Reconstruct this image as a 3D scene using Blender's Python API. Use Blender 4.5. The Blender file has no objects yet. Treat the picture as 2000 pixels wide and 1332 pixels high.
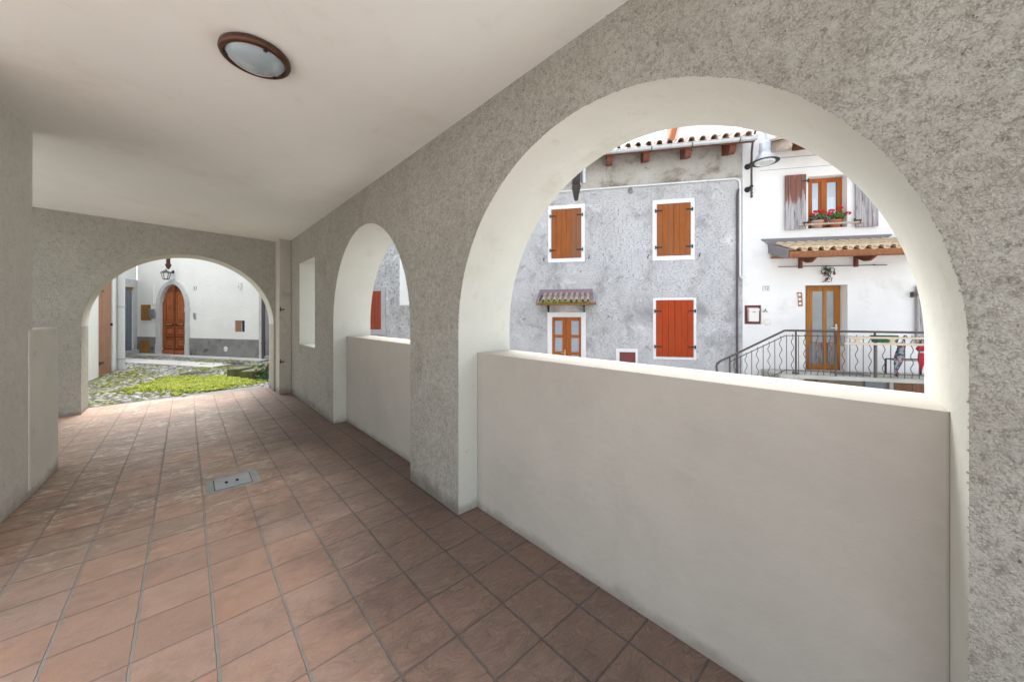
import bpy, math, random
from mathutils import Vector, Matrix, noise
random.seed(7)
PI = math.pi
S = bpy.context.scene
COL = S.collection

# ------------------------------------------------------------------ materials
class NT:
    def __init__(s, name):
        s.m = bpy.data.materials.new(name); s.m.use_nodes = True
        s.t = s.m.node_tree; s.t.nodes.clear()
        s.out = s.t.nodes.new('ShaderNodeOutputMaterial')
        s.tc = s.t.nodes.new('ShaderNodeTexCoord').outputs['Object']
    def n(s, typ, ins=None, **kw):
        nd = s.t.nodes.new(typ)
        for k, v in kw.items(): setattr(nd, k, v)
        for k, v in (ins or {}).items(): s.put(nd.inputs[k], v)
        return nd
    def put(s, sock, v):
        if isinstance(v, bpy.types.NodeSocket): s.t.links.new(v, sock)
        elif isinstance(v, (tuple, list)) and len(v) == 3 and sock.type == 'RGBA': sock.default_value = (*v, 1)
        else: sock.default_value = v
    def math(s, op, a, b=0., c=None):
        nd = s.n('ShaderNodeMath', operation=op); s.put(nd.inputs[0], a); s.put(nd.inputs[1], b)
        if c is not None: s.put(nd.inputs[2], c)
        return nd.outputs[0]
    def scaled(s, sc, rot=(0, 0, 0)):
        return s.n('ShaderNodeMapping', {'Vector': s.tc, 'Scale': sc, 'Rotation': rot}).outputs[0]
    def noise(s, scale, detail=5, rough=.6, vec=None, dist=0.):
        return s.n('ShaderNodeTexNoise', {'Vector': vec or s.tc, 'Scale': scale, 'Detail': detail, 'Roughness': rough, 'Distortion': dist}).outputs['Fac']
    def voro(s, scale, vec=None, feature='F1', rnd=1.):
        return s.n('ShaderNodeTexVoronoi', {'Vector': vec or s.tc, 'Scale': scale, 'Randomness': rnd}, feature=feature)
    def step(s, v, lo, hi):
        return s.n('ShaderNodeMapRange', {'Value': v, 'From Min': lo, 'From Max': hi}, interpolation_type='SMOOTHSTEP').outputs[0]
    def mix(s, f, a, b):
        nd = s.n('ShaderNodeMix', data_type='RGBA'); s.put(nd.inputs[0], f); s.put(nd.inputs[6], a); s.put(nd.inputs[7], b)
        return nd.outputs[2]
    def bump(s, h, strength, dist, nrm=None):
        ins = {'Height': h, 'Strength': strength, 'Distance': dist}
        if nrm: ins['Normal'] = nrm
        return s.n('ShaderNodeBump', ins).outputs[0]
    def done(s, color, rough=.8, nrm=None, metal=0., **kw):
        ins = {'Base Color': color, 'Roughness': rough, 'Metallic': metal}
        if nrm: ins['Normal'] = nrm
        ins.update(kw)
        p = s.n('ShaderNodeBsdfPrincipled', ins)
        s.t.links.new(p.outputs[0], s.out.inputs[0]); return s.m

def plain(name, c, rough=.6, metal=0., var=.12, scale=14., bump=.0, **kw):
    t = NT(name); f = t.noise(scale, 6, .65)
    col = t.mix(f, tuple(x*(1-var) for x in c), tuple(min(1, x*(1+var)) for x in c))
    return t.done(col, rough, t.bump(t.noise(scale*5, 4), bump, .004) if bump else None, metal, **kw)

def plaster(name, base, alt, big=.8, stain=None, speck=None, grain=(60, .5, .01), coarse=None, aniso=(1, 1, 1), rough=.9, splash=None, crack=None, pits=None):
    """stain=(colour, scale, lo, hi) patches; speck=(colour, scale, lo, hi) dark pits; grain=(scale, strength, dist)"""
    t = NT(name); v = t.scaled(aniso)
    col = t.mix(t.step(t.noise(big, 6, .62), .3, .7), base, alt)
    if stain:
        for c, sc, lo, hi in (stain if isinstance(stain, list) else [stain]):
            col = t.mix(t.step(t.noise(sc, 8, .7, dist=.4), lo, hi), col, c)
    if crack:
        e = t.voro(crack[0], t.n('ShaderNodeVectorMath', {0: t.tc, 1: t.n('ShaderNodeVectorMath', {0: t.n('ShaderNodeTexNoise', {'Vector': t.tc, 'Scale': 2.6, 'Detail': 6.}).outputs['Color'], 3: .55}, operation='SCALE').outputs[0]}, operation='ADD').outputs[0], 'DISTANCE_TO_EDGE').outputs['Distance']
        k = t.math('MULTIPLY', t.step(e, crack[1], 0.), t.step(t.noise(.9, 3), .50, .60)); col = t.mix(t.math('MULTIPLY', k, .7), col, tuple(x*.35 for x in base))
    if splash:   # dirt kicked up from the floor: (top height, colour, object-space z of the floor)
        z = t.n('ShaderNodeSeparateXYZ', {0: t.tc}).outputs[2]; w_ = t.math('ADD', t.math('SUBTRACT', z, splash[2]), t.math('MULTIPLY', t.math('SUBTRACT', t.noise(5., 7, .72), .5), splash[0]*2.2))
        col = t.mix(t.math('MULTIPLY', t.step(w_, splash[0], 0.), .75), col, splash[1])
    h = t.noise(grain[0], 5, .7, v)
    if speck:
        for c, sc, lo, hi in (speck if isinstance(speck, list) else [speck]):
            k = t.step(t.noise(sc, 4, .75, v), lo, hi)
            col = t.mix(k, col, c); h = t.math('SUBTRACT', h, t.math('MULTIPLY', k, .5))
    if pits:   # grains of thrown mortar with dirt and painted shade in the hollows between them
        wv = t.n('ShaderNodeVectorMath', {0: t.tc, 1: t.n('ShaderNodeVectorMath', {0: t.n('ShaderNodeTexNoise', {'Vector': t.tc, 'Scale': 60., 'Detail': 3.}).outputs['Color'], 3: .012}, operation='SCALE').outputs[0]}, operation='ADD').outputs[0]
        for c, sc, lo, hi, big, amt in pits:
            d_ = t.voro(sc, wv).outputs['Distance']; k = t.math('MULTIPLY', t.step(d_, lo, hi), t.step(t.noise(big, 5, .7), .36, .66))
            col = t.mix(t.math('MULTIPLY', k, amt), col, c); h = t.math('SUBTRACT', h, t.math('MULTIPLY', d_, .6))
    nrm = t.bump(h, grain[1], grain[2])
    if coarse: nrm = t.bump(t.noise(coarse[0], 3, .5, v), coarse[1], coarse[2], nrm)
    return t.done(col, rough, nrm)

def wood(name, c1, c2, axis=2, fine=1., worn=None, rough=.6, spec=.22):
    t = NT(name); sc = [34*fine]*3; sc[axis] = 1.6*fine
    v = t.scaled(tuple(sc)); g = t.noise(1., 6, .6, v, .6)
    col = t.mix(t.step(g, .3, .72), c1, c2)
    col = t.mix(t.math('MULTIPLY', t.step(t.noise(3., 4, .6), .35, .7), .45), col, tuple(x*.62 for x in c1))
    if worn:
        for c, scale, lo, hi in worn:
            vv = t.scaled(tuple((x*.12*scale) for x in sc)); col = t.mix(t.step(t.noise(1., 5, .65, vv, .8), lo, hi), col, c)
    return t.done(col, rough, t.bump(g, .35, .003), **{'Specular IOR Level': spec})

M = {}
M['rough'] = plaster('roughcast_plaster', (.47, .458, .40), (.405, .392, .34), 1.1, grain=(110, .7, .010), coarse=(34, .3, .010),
    stain=[((.325, .305, .255), 1.9, .50, .76)], speck=[((.235, .215, .175), 62, .50, .72), ((.11, .092, .075), 44, .63, .72), ((.075, .06, .048), 27, .70, .76)],  # specks paint dirt and shading in the roughcast pits
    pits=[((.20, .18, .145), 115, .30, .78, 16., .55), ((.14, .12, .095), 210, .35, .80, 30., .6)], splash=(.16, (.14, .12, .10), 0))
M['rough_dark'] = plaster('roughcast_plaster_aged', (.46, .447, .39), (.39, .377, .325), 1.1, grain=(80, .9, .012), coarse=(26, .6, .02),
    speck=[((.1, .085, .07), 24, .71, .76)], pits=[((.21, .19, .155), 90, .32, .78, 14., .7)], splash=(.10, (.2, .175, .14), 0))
M['smooth'] = plaster('smooth_white_plaster', (.62, .625, .565), (.56, .56, .50), .9, grain=(150, .45, .004), coarse=(9, .25, .025),
    stain=[((.47, .455, .37), 2.2, .54, .80), ((.52, .50, .42), 8., .58, .75)], speck=((.33, .30, .25), 28, .71, .77), splash=(.10, (.28, .25, .21), 0))
M['parapet'] = plaster('parapet_plaster', (.43, .405, .355), (.385, .362, .316), 1.1, grain=(190, .45, .003), coarse=(10, .22, .025),
    stain=[((.355, .33, .288), 1.0, .46, .80), ((.27, .25, .21), 7., .66, .80)], speck=((.22, .19, .155), 34, .735, .775), splash=(.08, (.22, .195, .165), 0))
M['ceil'] = plaster('ceiling_paint', (.80, .82, .785), (.755, .775, .74), .5, grain=(140, .25, .003), coarse=(3, .14, .03),
    stain=[((.68, .68, .62), .9, .52, .80), ((.70, .705, .65), 4., .56, .8)], speck=((.32, .30, .27), 22, .765, .80))
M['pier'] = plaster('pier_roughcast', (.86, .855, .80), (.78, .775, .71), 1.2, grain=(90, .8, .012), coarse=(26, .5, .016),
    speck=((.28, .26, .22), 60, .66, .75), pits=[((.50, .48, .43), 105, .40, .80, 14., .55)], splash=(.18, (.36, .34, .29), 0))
M['lowwall'] = plaster('low_wall_plaster', (.84, .835, .77), (.77, .765, .70), 1.5, grain=(100, .8, .006), coarse=(14, .45, .02),
    stain=((.46, .44, .38), 3.2, .56, .8), speck=((.25, .22, .2), 34, .7, .76), splash=(.14, (.26, .23, .19), 0))
M['pilaster'] = plaster('pilaster_render', (.50, .475, .415), (.42, .40, .345), 1.5, grain=(60, .8, .01), coarse=(24, .5, .014), stain=((.30, .275, .23), 2.6, .54, .78), speck=((.2, .175, .14), 40, .62, .76), splash=(.2, (.18, .155, .12), 0))
M['grey'] = plaster('grey_render', (.66, .66, .665), (.56, .56, .57), 1.1, grain=(34, 1., .03), coarse=(11, .4, .02), aniso=(1, 1, 2.2),
    stain=[((.36, .36, .365), 1.25, .47, .68), ((.82, .82, .82), 1.5, .54, .70), ((.24, .24, .245), 4.2, .585, .72)], speck=[((.36, .36, .37), 20, .54, .68), ((.22, .22, .23), 60, .60, .74)], crack=(.55, .004))
M['eaveband'] = plaster('eave_render', (.55, .53, .49), (.45, .425, .38), 1.7, grain=(34, 1., .03), coarse=(11, .35, .02),
    stain=[((.25, .205, .155), 1.7, .46, .66), ((.60, .59, .57), 1.5, .58, .78), ((.16, .13, .10), 4.5, .60, .74)], speck=((.16, .135, .11), 26, .60, .74))
M['stone'] = plaster('rough_stone_render', (.66, .66, .665), (.46, .465, .47), 2.6, grain=(14, 1., .06), coarse=(6, .8, .06),
    stain=[((.82, .82, .83), 3.4, .55, .7), ((.22, .225, .235), 5., .58, .72)], speck=((.30, .30, .31), 17, .54, .68))
M['whitewall'] = plaster('white_house_render', (.82, .815, .795), (.75, .745, .73), 1.1, grain=(55, .5, .012), coarse=(8, .25, .02),
    stain=[((.60, .575, .525), 1.0, .54, .80), ((.42, .40, .36), 4., .665, .80)], speck=((.2, .19, .18), 13, .80, .82))
M['wallW'] = plaster('street_house_render', (.84, .845, .82), (.78, .785, .765), .8, grain=(26, .7, .02), coarse=(12, .25, .02))
M['plinth'] = plaster('grey_plinth_render', (.27, .265, .255), (.19, .188, .18), 1.8, grain=(30, .7, .02),
    stain=[((.07, .068, .065), 2.2, .54, .7), ((.36, .35, .34), 2.9, .62, .75)])
M['stonetrim'] = plaster('pale_stone_trim', (.58, .585, .585), (.50, .505, .51), 3., grain=(70, .4, .005))
M['whitetrim'] = plaster('white_window_trim', (.80, .80, .80), (.74, .74, .74), 2., grain=(70, .4, .006))
M['greytrim'] = plaster('grey_stone_trim', (.47, .47, .49), (.38, .38, .4), 4., grain=(40, .7, .01))
M['mossstone'] = plaster('moss_covered_stone', (.165, .155, .10), (.085, .10, .03), 5., grain=(40, .8, .02), stain=((.06, .06, .035), 6., .55, .7))
M['concrete'] = plaster('mossy_concrete', (.46, .455, .42), (.36, .36, .31), 2.5, grain=(45, .6, .01), stain=((.25, .27, .14), 2.4, .56, .76))
M['strip'] = plaster('pale_paving_concrete', (.50, .50, .485), (.42, .42, .40), 2.2, grain=(60, .5, .006), stain=((.27, .27, .25), 2.6, .58, .8))
M['cover'] = plaster('inspection_cover_cement', (.43, .455, .455), (.35, .375, .375), 6., grain=(90, .5, .004), speck=((.2, .2, .2), 40, .68, .76))
M['coverring'] = plaster('cement_surround', (.30, .305, .29), (.37, .375, .36), 7., grain=(90, .6, .005), speck=((.2, .19, .17), 30, .62, .74))
M['ground'] = plaster('village_ground', (.44, .435, .42), (.36, .355, .34), .6, grain=(30, .7, .02), stain=((.2, .2, .17), 1.5, .58, .75))
M['basement'] = plaster('damp_basement_wall', (.33, .30, .25), (.24, .215, .17), 2., grain=(26, .8, .02), stain=((.15, .125, .09), 3., .52, .7))
M['shutter'] = wood('orange_brown_wood', (.34, .105, .023), (.25, .072, .015), worn=[((.23, .10, .05), 2., .52, .62), ((.55, .40, .27), 1., .68, .73)])
M['shutter_red'] = wood('red_orange_wood', (.43, .052, .004), (.32, .036, .003), worn=[((.30, .045, .008), 2., .54, .66)], rough=.5)
M['shutter_brick'] = wood('brick_red_wood', (.36, .072, .036), (.27, .05, .027), rough=.55)
M['shutter_old'] = wood('weathered_grey_wood', (.36, .34, .34), (.17, .155, .16), worn=[((.10, .062, .05), 1., .50, .57), ((.62, .42, .22), 1.4, .68, .71)], rough=.85)
def oldshutter(name, half):
    t = NT(name); v = t.scaled((34, 34, 1.5)); g = t.noise(1., 6, .65, v, .6); X = t.n('ShaderNodeSeparateXYZ', {0: t.tc})
    col = t.mix(t.step(g, .3, .7), (.19, .175, .185), (.47, .455, .47))
    brown = t.mix(g, (.155, .062, .045), (.235, .105, .075))
    v2 = t.scaled((14, 14, .9)); s2 = t.noise(1., 5, .7, v2, .8)
    if half: k = t.step(t.math('ADD', t.math('MULTIPLY', t.math('SUBTRACT', X.outputs[2], half), 1.3), t.math('MULTIPLY', t.math('SUBTRACT', s2, .5), 2.)), -.06, .10)
    else: k = t.step(s2, .57, .63)
    col = t.mix(k, col, brown)
    col = t.mix(t.step(t.noise(1., 4, .6, t.scaled((17, 17, 1.1), (0, 0, .7)), 1.), .655, .69), col, (.62, .40, .19))
    col = t.mix(t.step(g, .40, .33), col, (.075, .062, .06))
    return t.done(col, .88, t.bump(g, .5, .004))
M['shutter_brown'] = oldshutter('peeling_brown_shutter', 4.62); M['shutter_bare'] = oldshutter('bare_grey_shutter', 0)
M['shutter_half'] = wood('peeling_brown_wood', (.19, .082, .058), (.13, .055, .042), worn=[((.60, .38, .14), 1.3, .66, .70)], rough=.8)
M['doorwood'] = wood('varnished_door_wood', (.42, .125, .024), (.29, .072, .012), rough=.45)
M['doorhoney'] = wood('honey_door_wood', (.46, .19, .035), (.28, .10, .018), rough=.4)
M['doorcarved'] = wood('carved_door_wood', (.27, .078, .03), (.17, .046, .018), rough=.45)
M['doorlit'] = wood('carved_wood_lit', (.43, .145, .058), (.31, .095, .036), rough=.45)  # same wood lightened: painted light on raised panelling against a darker leaf
M['garage'] = wood('light_brown_boards', (.40, .22, .135), (.30, .155, .09), rough=.6)
M['ochrewood'] = wood('ochre_panel_wood', (.40, .20, .055), (.30, .135, .034), rough=.55)
M['beam'] = wood('dark_rafter_wood', (.20, .072, .045), (.125, .045, .030), axis=1, rough=.6)
M['darkpost'] = wood('dark_brown_post', (.10, .045, .034), (.065, .030, .024), rough=.6)
M['soffit'] = wood('brown_soffit_wood', (.31, .13, .055), (.20, .075, .03), axis=1, rough=.6)
M['planks'] = wood('old_basement_planks', (.31, .175, .10), (.20, .105, .06), axis=0, worn=[((.5, .33, .17), 1.2, .62, .7)], rough=.8)
M['verge'] = wood('weathered_verge_wood', (.52, .44, .37), (.31, .22, .16), axis=1, rough=.8)
M['iron'] = plain('dark_iron', (.055, .045, .042), .5, .6, .3)
M['railiron'] = plain('brown_painted_iron', (.095, .072, .066), .5, .4, .3, 30)
M['black'] = plain('black_metal', (.025, .026, .03), .45, .5, .2)
M['bronze'] = plain('bronze_lamp_rim', (.085, .036, .02), .35, .45, .25, 22)
M['opal'] = plain('opal_lamp_glass', (.33, .41, .45), .08, 0, .05, 3, **{'Coat Weight': .6, 'Coat Roughness': .03})
M['gutter'] = plain('zinc_gutter', (.52, .55, .55), .45, .55, .25, 9)
M['flash'] = plain('mauve_flashing', (.25, .185, .215), .5, .2, .12)
M['flashgrey'] = plain('grey_flashing', (.185, .17, .18), .5, .2, .12)
M['pipewhite'] = plain('white_pipe', (.72, .73, .72), .5, 0, .1)
M['pipedark'] = plain('dark_downpipe', (.085, .065, .075), .5, .2, .2)
M['lampgrey'] = plain('grey_lamp_housing', (.46, .49, .54), .4, .2, .1)
M['lens'] = plain('frosted_lens', (.72, .74, .74), .25, 0, .05)
M['white'] = plain('white_enamel', (.80, .80, .78), .4, 0, .06)
M['letterbox'] = plain('cream_letterbox', (.74, .72, .67), .4, 0, .06)
M['steel'] = plain('brushed_steel', (.55, .56, .57), .35, .8, .1)
M['maroon'] = plain('maroon_panel', (.17, .030, .027), .5, 0, .35, 26)
M['blueink'] = plain('blue_border', (.09, .15, .33), .5, 0, .1)
M['ink'] = plain('black_lettering', (.03, .03, .04), .6, 0, .1)
M['brass'] = plain('brass_handle', (.68, .50, .22), .35, .7, .1)
M['terracotta'] = plain('terracotta_pot', (.46, .155, .07), .8, 0, .2, 20)
M['pinkpot'] = plain('pale_clay_pot', (.52, .33, .26), .85, 0, .3, 20)
M['tile'] = plain('sandy_roof_tile', (.58, .46, .31), .85, 0, .3, 8, .4)
M['tilegrey'] = plain('lichen_roof_tile', (.42, .33, .28), .85, 0, .4, 12, .4)
M['tilered'] = plain('red_roof_tile', (.44, .29, .23), .85, 0, .4, 8, .4)
M['mossy'] = plain('bright_moss', (.22, .27, .018), .95, 0, .5, 25, .6)
M['petal'] = plain('red_petals', (.62, .008, .02), .7, 0, .3, 40)
M['darkred'] = plain('dark_red_enamel', (.24, .012, .012), .5, 0, .2)
M['leaf'] = plain('green_leaves', (.085, .17, .03), .6, 0, .5, 20)
M['leafdark'] = plain('dark_green_leaves', (.035, .085, .03), .6, 0, .5, 14)
M['leafgrey'] = plain('grey_green_leaves', (.10, .135, .075), .6, 0, .5, 20)
M['redcloth'] = plain('red_umbrella_cloth', (.60, .018, .045), .7, 0, .25, 30)
M['tape'] = plain('pale_blue_tie', (.35, .60, .72), .7)
M['greenplastic'] = plain('green_plastic', (.035, .16, .085), .5)
M['beige'] = plain('beige_lattice_beam', (.52, .44, .31), .7, 0, .25, 12)
M['mat'] = plain('grey_door_mat', (.16, .165, .18), .95, 0, .2, 60)
M['copper'] = plain('rust_painted_pipe', (.42, .13, .04), .5, 0, .2, 6)
M['backwall'] = plaster('pale_upper_house', (.80, .78, .76), (.76, .73, .70), .7, grain=(30, .4, .01))
M['greymetal'] = plain('ribbed_grey_metal', (.20, .225, .26), .45, .3, .15, 5)
M['darkhole'] = plain('dark_void', (.012, .012, .014), .9)
M['bluepanel'] = plain('blue_edge', (.03, .12, .48), .5)
M['curtain'] = plain('white_lace_curtain', (.78, .79, .80), .9, 0, .08, 40)
M['plaquewhite'] = plain('white_oval_plaque', (.70, .73, .78), .4, 0, .05)
def floral():
    t = NT('floral_umbrella_cloth'); v = t.voro(26)
    c = t.n('ShaderNodeSeparateColor', {'Color': v.outputs['Color']})
    col = t.mix(t.step(c.outputs[0], .45, .5), (.06, .075, .13), (.32, .40, .44)); col = t.mix(t.step(c.outputs[1], .72, .76), col, (.62, .12, .18))
    return t.done(col, .7)
M['floral'] = floral()
def glass(name, tint, tr):
    t = NT(name)
    g = t.n('ShaderNodeBsdfGlossy', {'Color': (.9, .93, .96), 'Roughness': .03}); b = t.n('ShaderNodeBsdfTransparent', {'Color': tint})
    f = t.n('ShaderNodeFresnel', {'IOR': 1.5}); k = t.math('ADD', t.math('MULTIPLY', f.outputs[0], .9), tr)
    mx = t.n('ShaderNodeMixShader', {0: k, 1: b.outputs[0], 2: g.outputs[0]}); t.t.links.new(mx.outputs[0], t.out.inputs[0]); return t.m
M['glass'] = glass('window_glass', (.93, .95, .96), .14)
M['frost'] = plain('frosted_glass', (.33, .37, .42), .22, 0, .18, 2.5, **{'Coat Weight': .5, 'Coat Roughness': .05})
M['frostdark'] = plain('ribbed_door_glass', (.27, .30, .31), .3, 0, .25, 3, **{'Coat Weight': .4})
def tiles():
    t = NT('terracotta_floor_tiles'); P = .28
    wob = t.n('ShaderNodeTexNoise', {'Vector': t.tc, 'Scale': 12., 'Detail': 5.}).outputs['Color']
    wv = t.n('ShaderNodeVectorMath', {0: wob, 1: (.5, .5, .5)}, operation='SUBTRACT'); wv2 = t.n('ShaderNodeVectorMath', {0: wv.outputs[0], 3: .007}, operation='SCALE')
    p = t.n('ShaderNodeVectorMath', {0: t.tc, 1: wv2.outputs[0]}, operation='ADD').outputs[0]
    sx = t.n('ShaderNodeSeparateXYZ', {0: p}); X0 = t.n('ShaderNodeSeparateXYZ', {0: t.tc})
    tx = t.math('DIVIDE', t.math('SUBTRACT', sx.outputs[0], .1035), P); ty = t.math('DIVIDE', t.math('SUBTRACT', sx.outputs[1], .008), P)
    fx = t.math('FRACT', tx); fy = t.math('FRACT', ty)
    dx = t.math('MULTIPLY', t.math('MINIMUM', fx, t.math('SUBTRACT', 1., fx)), P); dy = t.math('MULTIPLY', t.math('MINIMUM', fy, t.math('SUBTRACT', 1., fy)), P)
    chip = t.math('MULTIPLY', t.step(t.noise(38., 4, .7), .56, .74), .006); gx = t.math('SUBTRACT', 1., t.step(t.math('SUBTRACT', dx, chip), .0040, .0072)); gy = t.math('SUBTRACT', 1., t.step(t.math('SUBTRACT', dy, chip), .0018, .0052))
    grout = t.math('MAXIMUM', gx, gy)
    idv = t.n('ShaderNodeCombineXYZ', {0: t.math('FLOOR', tx), 1: t.math('FLOOR', ty)}).outputs[0]
    wn = t.n('ShaderNodeTexWhiteNoise', {'Vector': idv}, noise_dimensions='2D'); r1 = wn.outputs['Value']; rc = t.n('ShaderNodeSeparateColor', {0: wn.outputs['Color']})
    # each tile samples its own patch of the relief
    off = t.n('ShaderNodeVectorMath', {0: wn.outputs['Color'], 3: 30.}, operation='SCALE').outputs[0]
    pv = t.n('ShaderNodeVectorMath', {0: t.tc, 1: off}, operation='ADD').outputs[0]
    col = t.mix(r1, (.57, .335, .235), (.45, .285, .21))
    col = t.mix(t.math('MULTIPLY', t.step(rc.outputs[1], .2, .95), .55), col, (.48, .35, .275))
    blotch = t.noise(7., 6, .62, pv, .5)
    col = t.mix(t.math('MULTIPLY', t.step(blotch, .42, .75), .6), col, (.34, .225, .165))
    col = t.mix(t.math('MULTIPLY', t.step(t.noise(5., 4, .6, pv), .54, .74), .5), col, (.58, .30, .175))
    # grey-brown traffic film over the passage, pale scuffs and painted sheen on the far half, dirt and painted shade by the parapet side
    film = t.math('MULTIPLY', t.step(t.noise(1.1, 5, .6), .34, .66), t.step(X0.outputs[1], 1.9, 4.2))
    col = t.mix(t.math('MULTIPLY', film, .75), col, (.33, .255, .185))
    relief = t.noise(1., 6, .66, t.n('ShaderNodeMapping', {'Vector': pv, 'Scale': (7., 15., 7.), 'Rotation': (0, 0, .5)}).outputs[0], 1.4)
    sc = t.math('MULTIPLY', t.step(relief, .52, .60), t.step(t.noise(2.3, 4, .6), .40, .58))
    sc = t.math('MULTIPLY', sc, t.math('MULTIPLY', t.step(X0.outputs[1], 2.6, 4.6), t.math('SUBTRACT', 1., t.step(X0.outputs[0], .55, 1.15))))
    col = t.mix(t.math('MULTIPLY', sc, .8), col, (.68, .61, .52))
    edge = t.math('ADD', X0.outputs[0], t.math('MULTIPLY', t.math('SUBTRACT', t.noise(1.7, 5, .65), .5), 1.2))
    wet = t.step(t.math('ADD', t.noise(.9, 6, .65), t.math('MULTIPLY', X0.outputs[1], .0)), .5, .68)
    grime_shade = t.math('MINIMUM', 1., t.math('ADD', t.math('MULTIPLY', t.step(edge, .15, 1.15), .92), t.math('MULTIPLY', wet, .36)))
    crease = t.step(relief, .46, .38)  # hollows of the riven relief, painted dark as shading
    col = t.mix(t.math('MULTIPLY', grime_shade, .86), col, (.115, .078, .062))
    col = t.mix(t.math('MULTIPLY', crease, t.math('ADD', t.math('MULTIPLY', t.step(X0.outputs[1], 2.2, 4.5), .35), t.math('MULTIPLY', grime_shade, .5))), col, (.13, .09, .068))
    gcol = t.mix(t.noise(6., 4), (.31, .275, .24), (.42, .37, .32)); gcol = t.mix(t.math('MULTIPLY', gy, .75), gcol, (.33, .225, .17)); gcol = t.mix(t.math('MULTIPLY', gy, t.math('MULTIPLY', t.step(X0.outputs[1], 2., 4.), .8)), gcol, (.11, .09, .075)); gcol = t.mix(grime_shade, gcol, (.085, .07, .06))  # cross joints darkened farther off, painting the shade of their relief
    col = t.mix(grout, col, gcol)
    h = t.math('SUBTRACT', t.math('ADD', t.math('MULTIPLY', relief, t.math('ADD', .35, t.math('MULTIPLY', t.step(edge, -.1, 1.), 1.1))), t.math('MULTIPLY', t.noise(90., 3), .05)), t.math('MULTIPLY', grout, .35))
    tilt = t.math('ADD', t.math('MULTIPLY', fx, t.math('SUBTRACT', rc.outputs[0], .5)), t.math('MULTIPLY', fy, t.math('SUBTRACT', rc.outputs[2], .5)))
    h = t.math('ADD', h, t.math('MULTIPLY', tilt, .12))
    rough = t.math('ADD', .33, t.math('MULTIPLY', blotch, .25))
    rough = t.math('ADD', rough, t.math('MULTIPLY', grout, .3))
    return t.done(col, rough, t.bump(h, .85, .020))
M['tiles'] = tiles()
def cobble():
    t = NT('river_cobbles'); r = t.n('ShaderNodeNewGeometry').outputs['Random Per Island']
    col = t.mix(r, (.13, .132, .136), (.40, .40, .395)); col = t.mix(t.math('MULTIPLY', t.step(t.noise(1.1, 5, .65), .46, .62), .8), col, (.16, .165, .055))
    col = t.mix(t.step(t.noise(60, 3), .6, .8), col, (.15, .15, .14))
    return t.done(col, .7, t.bump(t.noise(70, 4), .3, .004))
M['cobble'] = cobble()
def mossmat():
    t = NT('moss_carpet'); r = t.n('ShaderNodeNewGeometry').outputs['Random Per Island']
    col = t.mix(r, (.10, .145, .010), (.30, .33, .020)); col = t.mix(t.step(t.noise(2.4, 5), .5, .7), col, (.15, .145, .03))
    return t.done(col, .9)
M['moss'] = mossmat()
M['mortar'] = plain('earth_and_moss_bed', (.075, .075, .045), .95, 0, .6, 3, .5)

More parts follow.
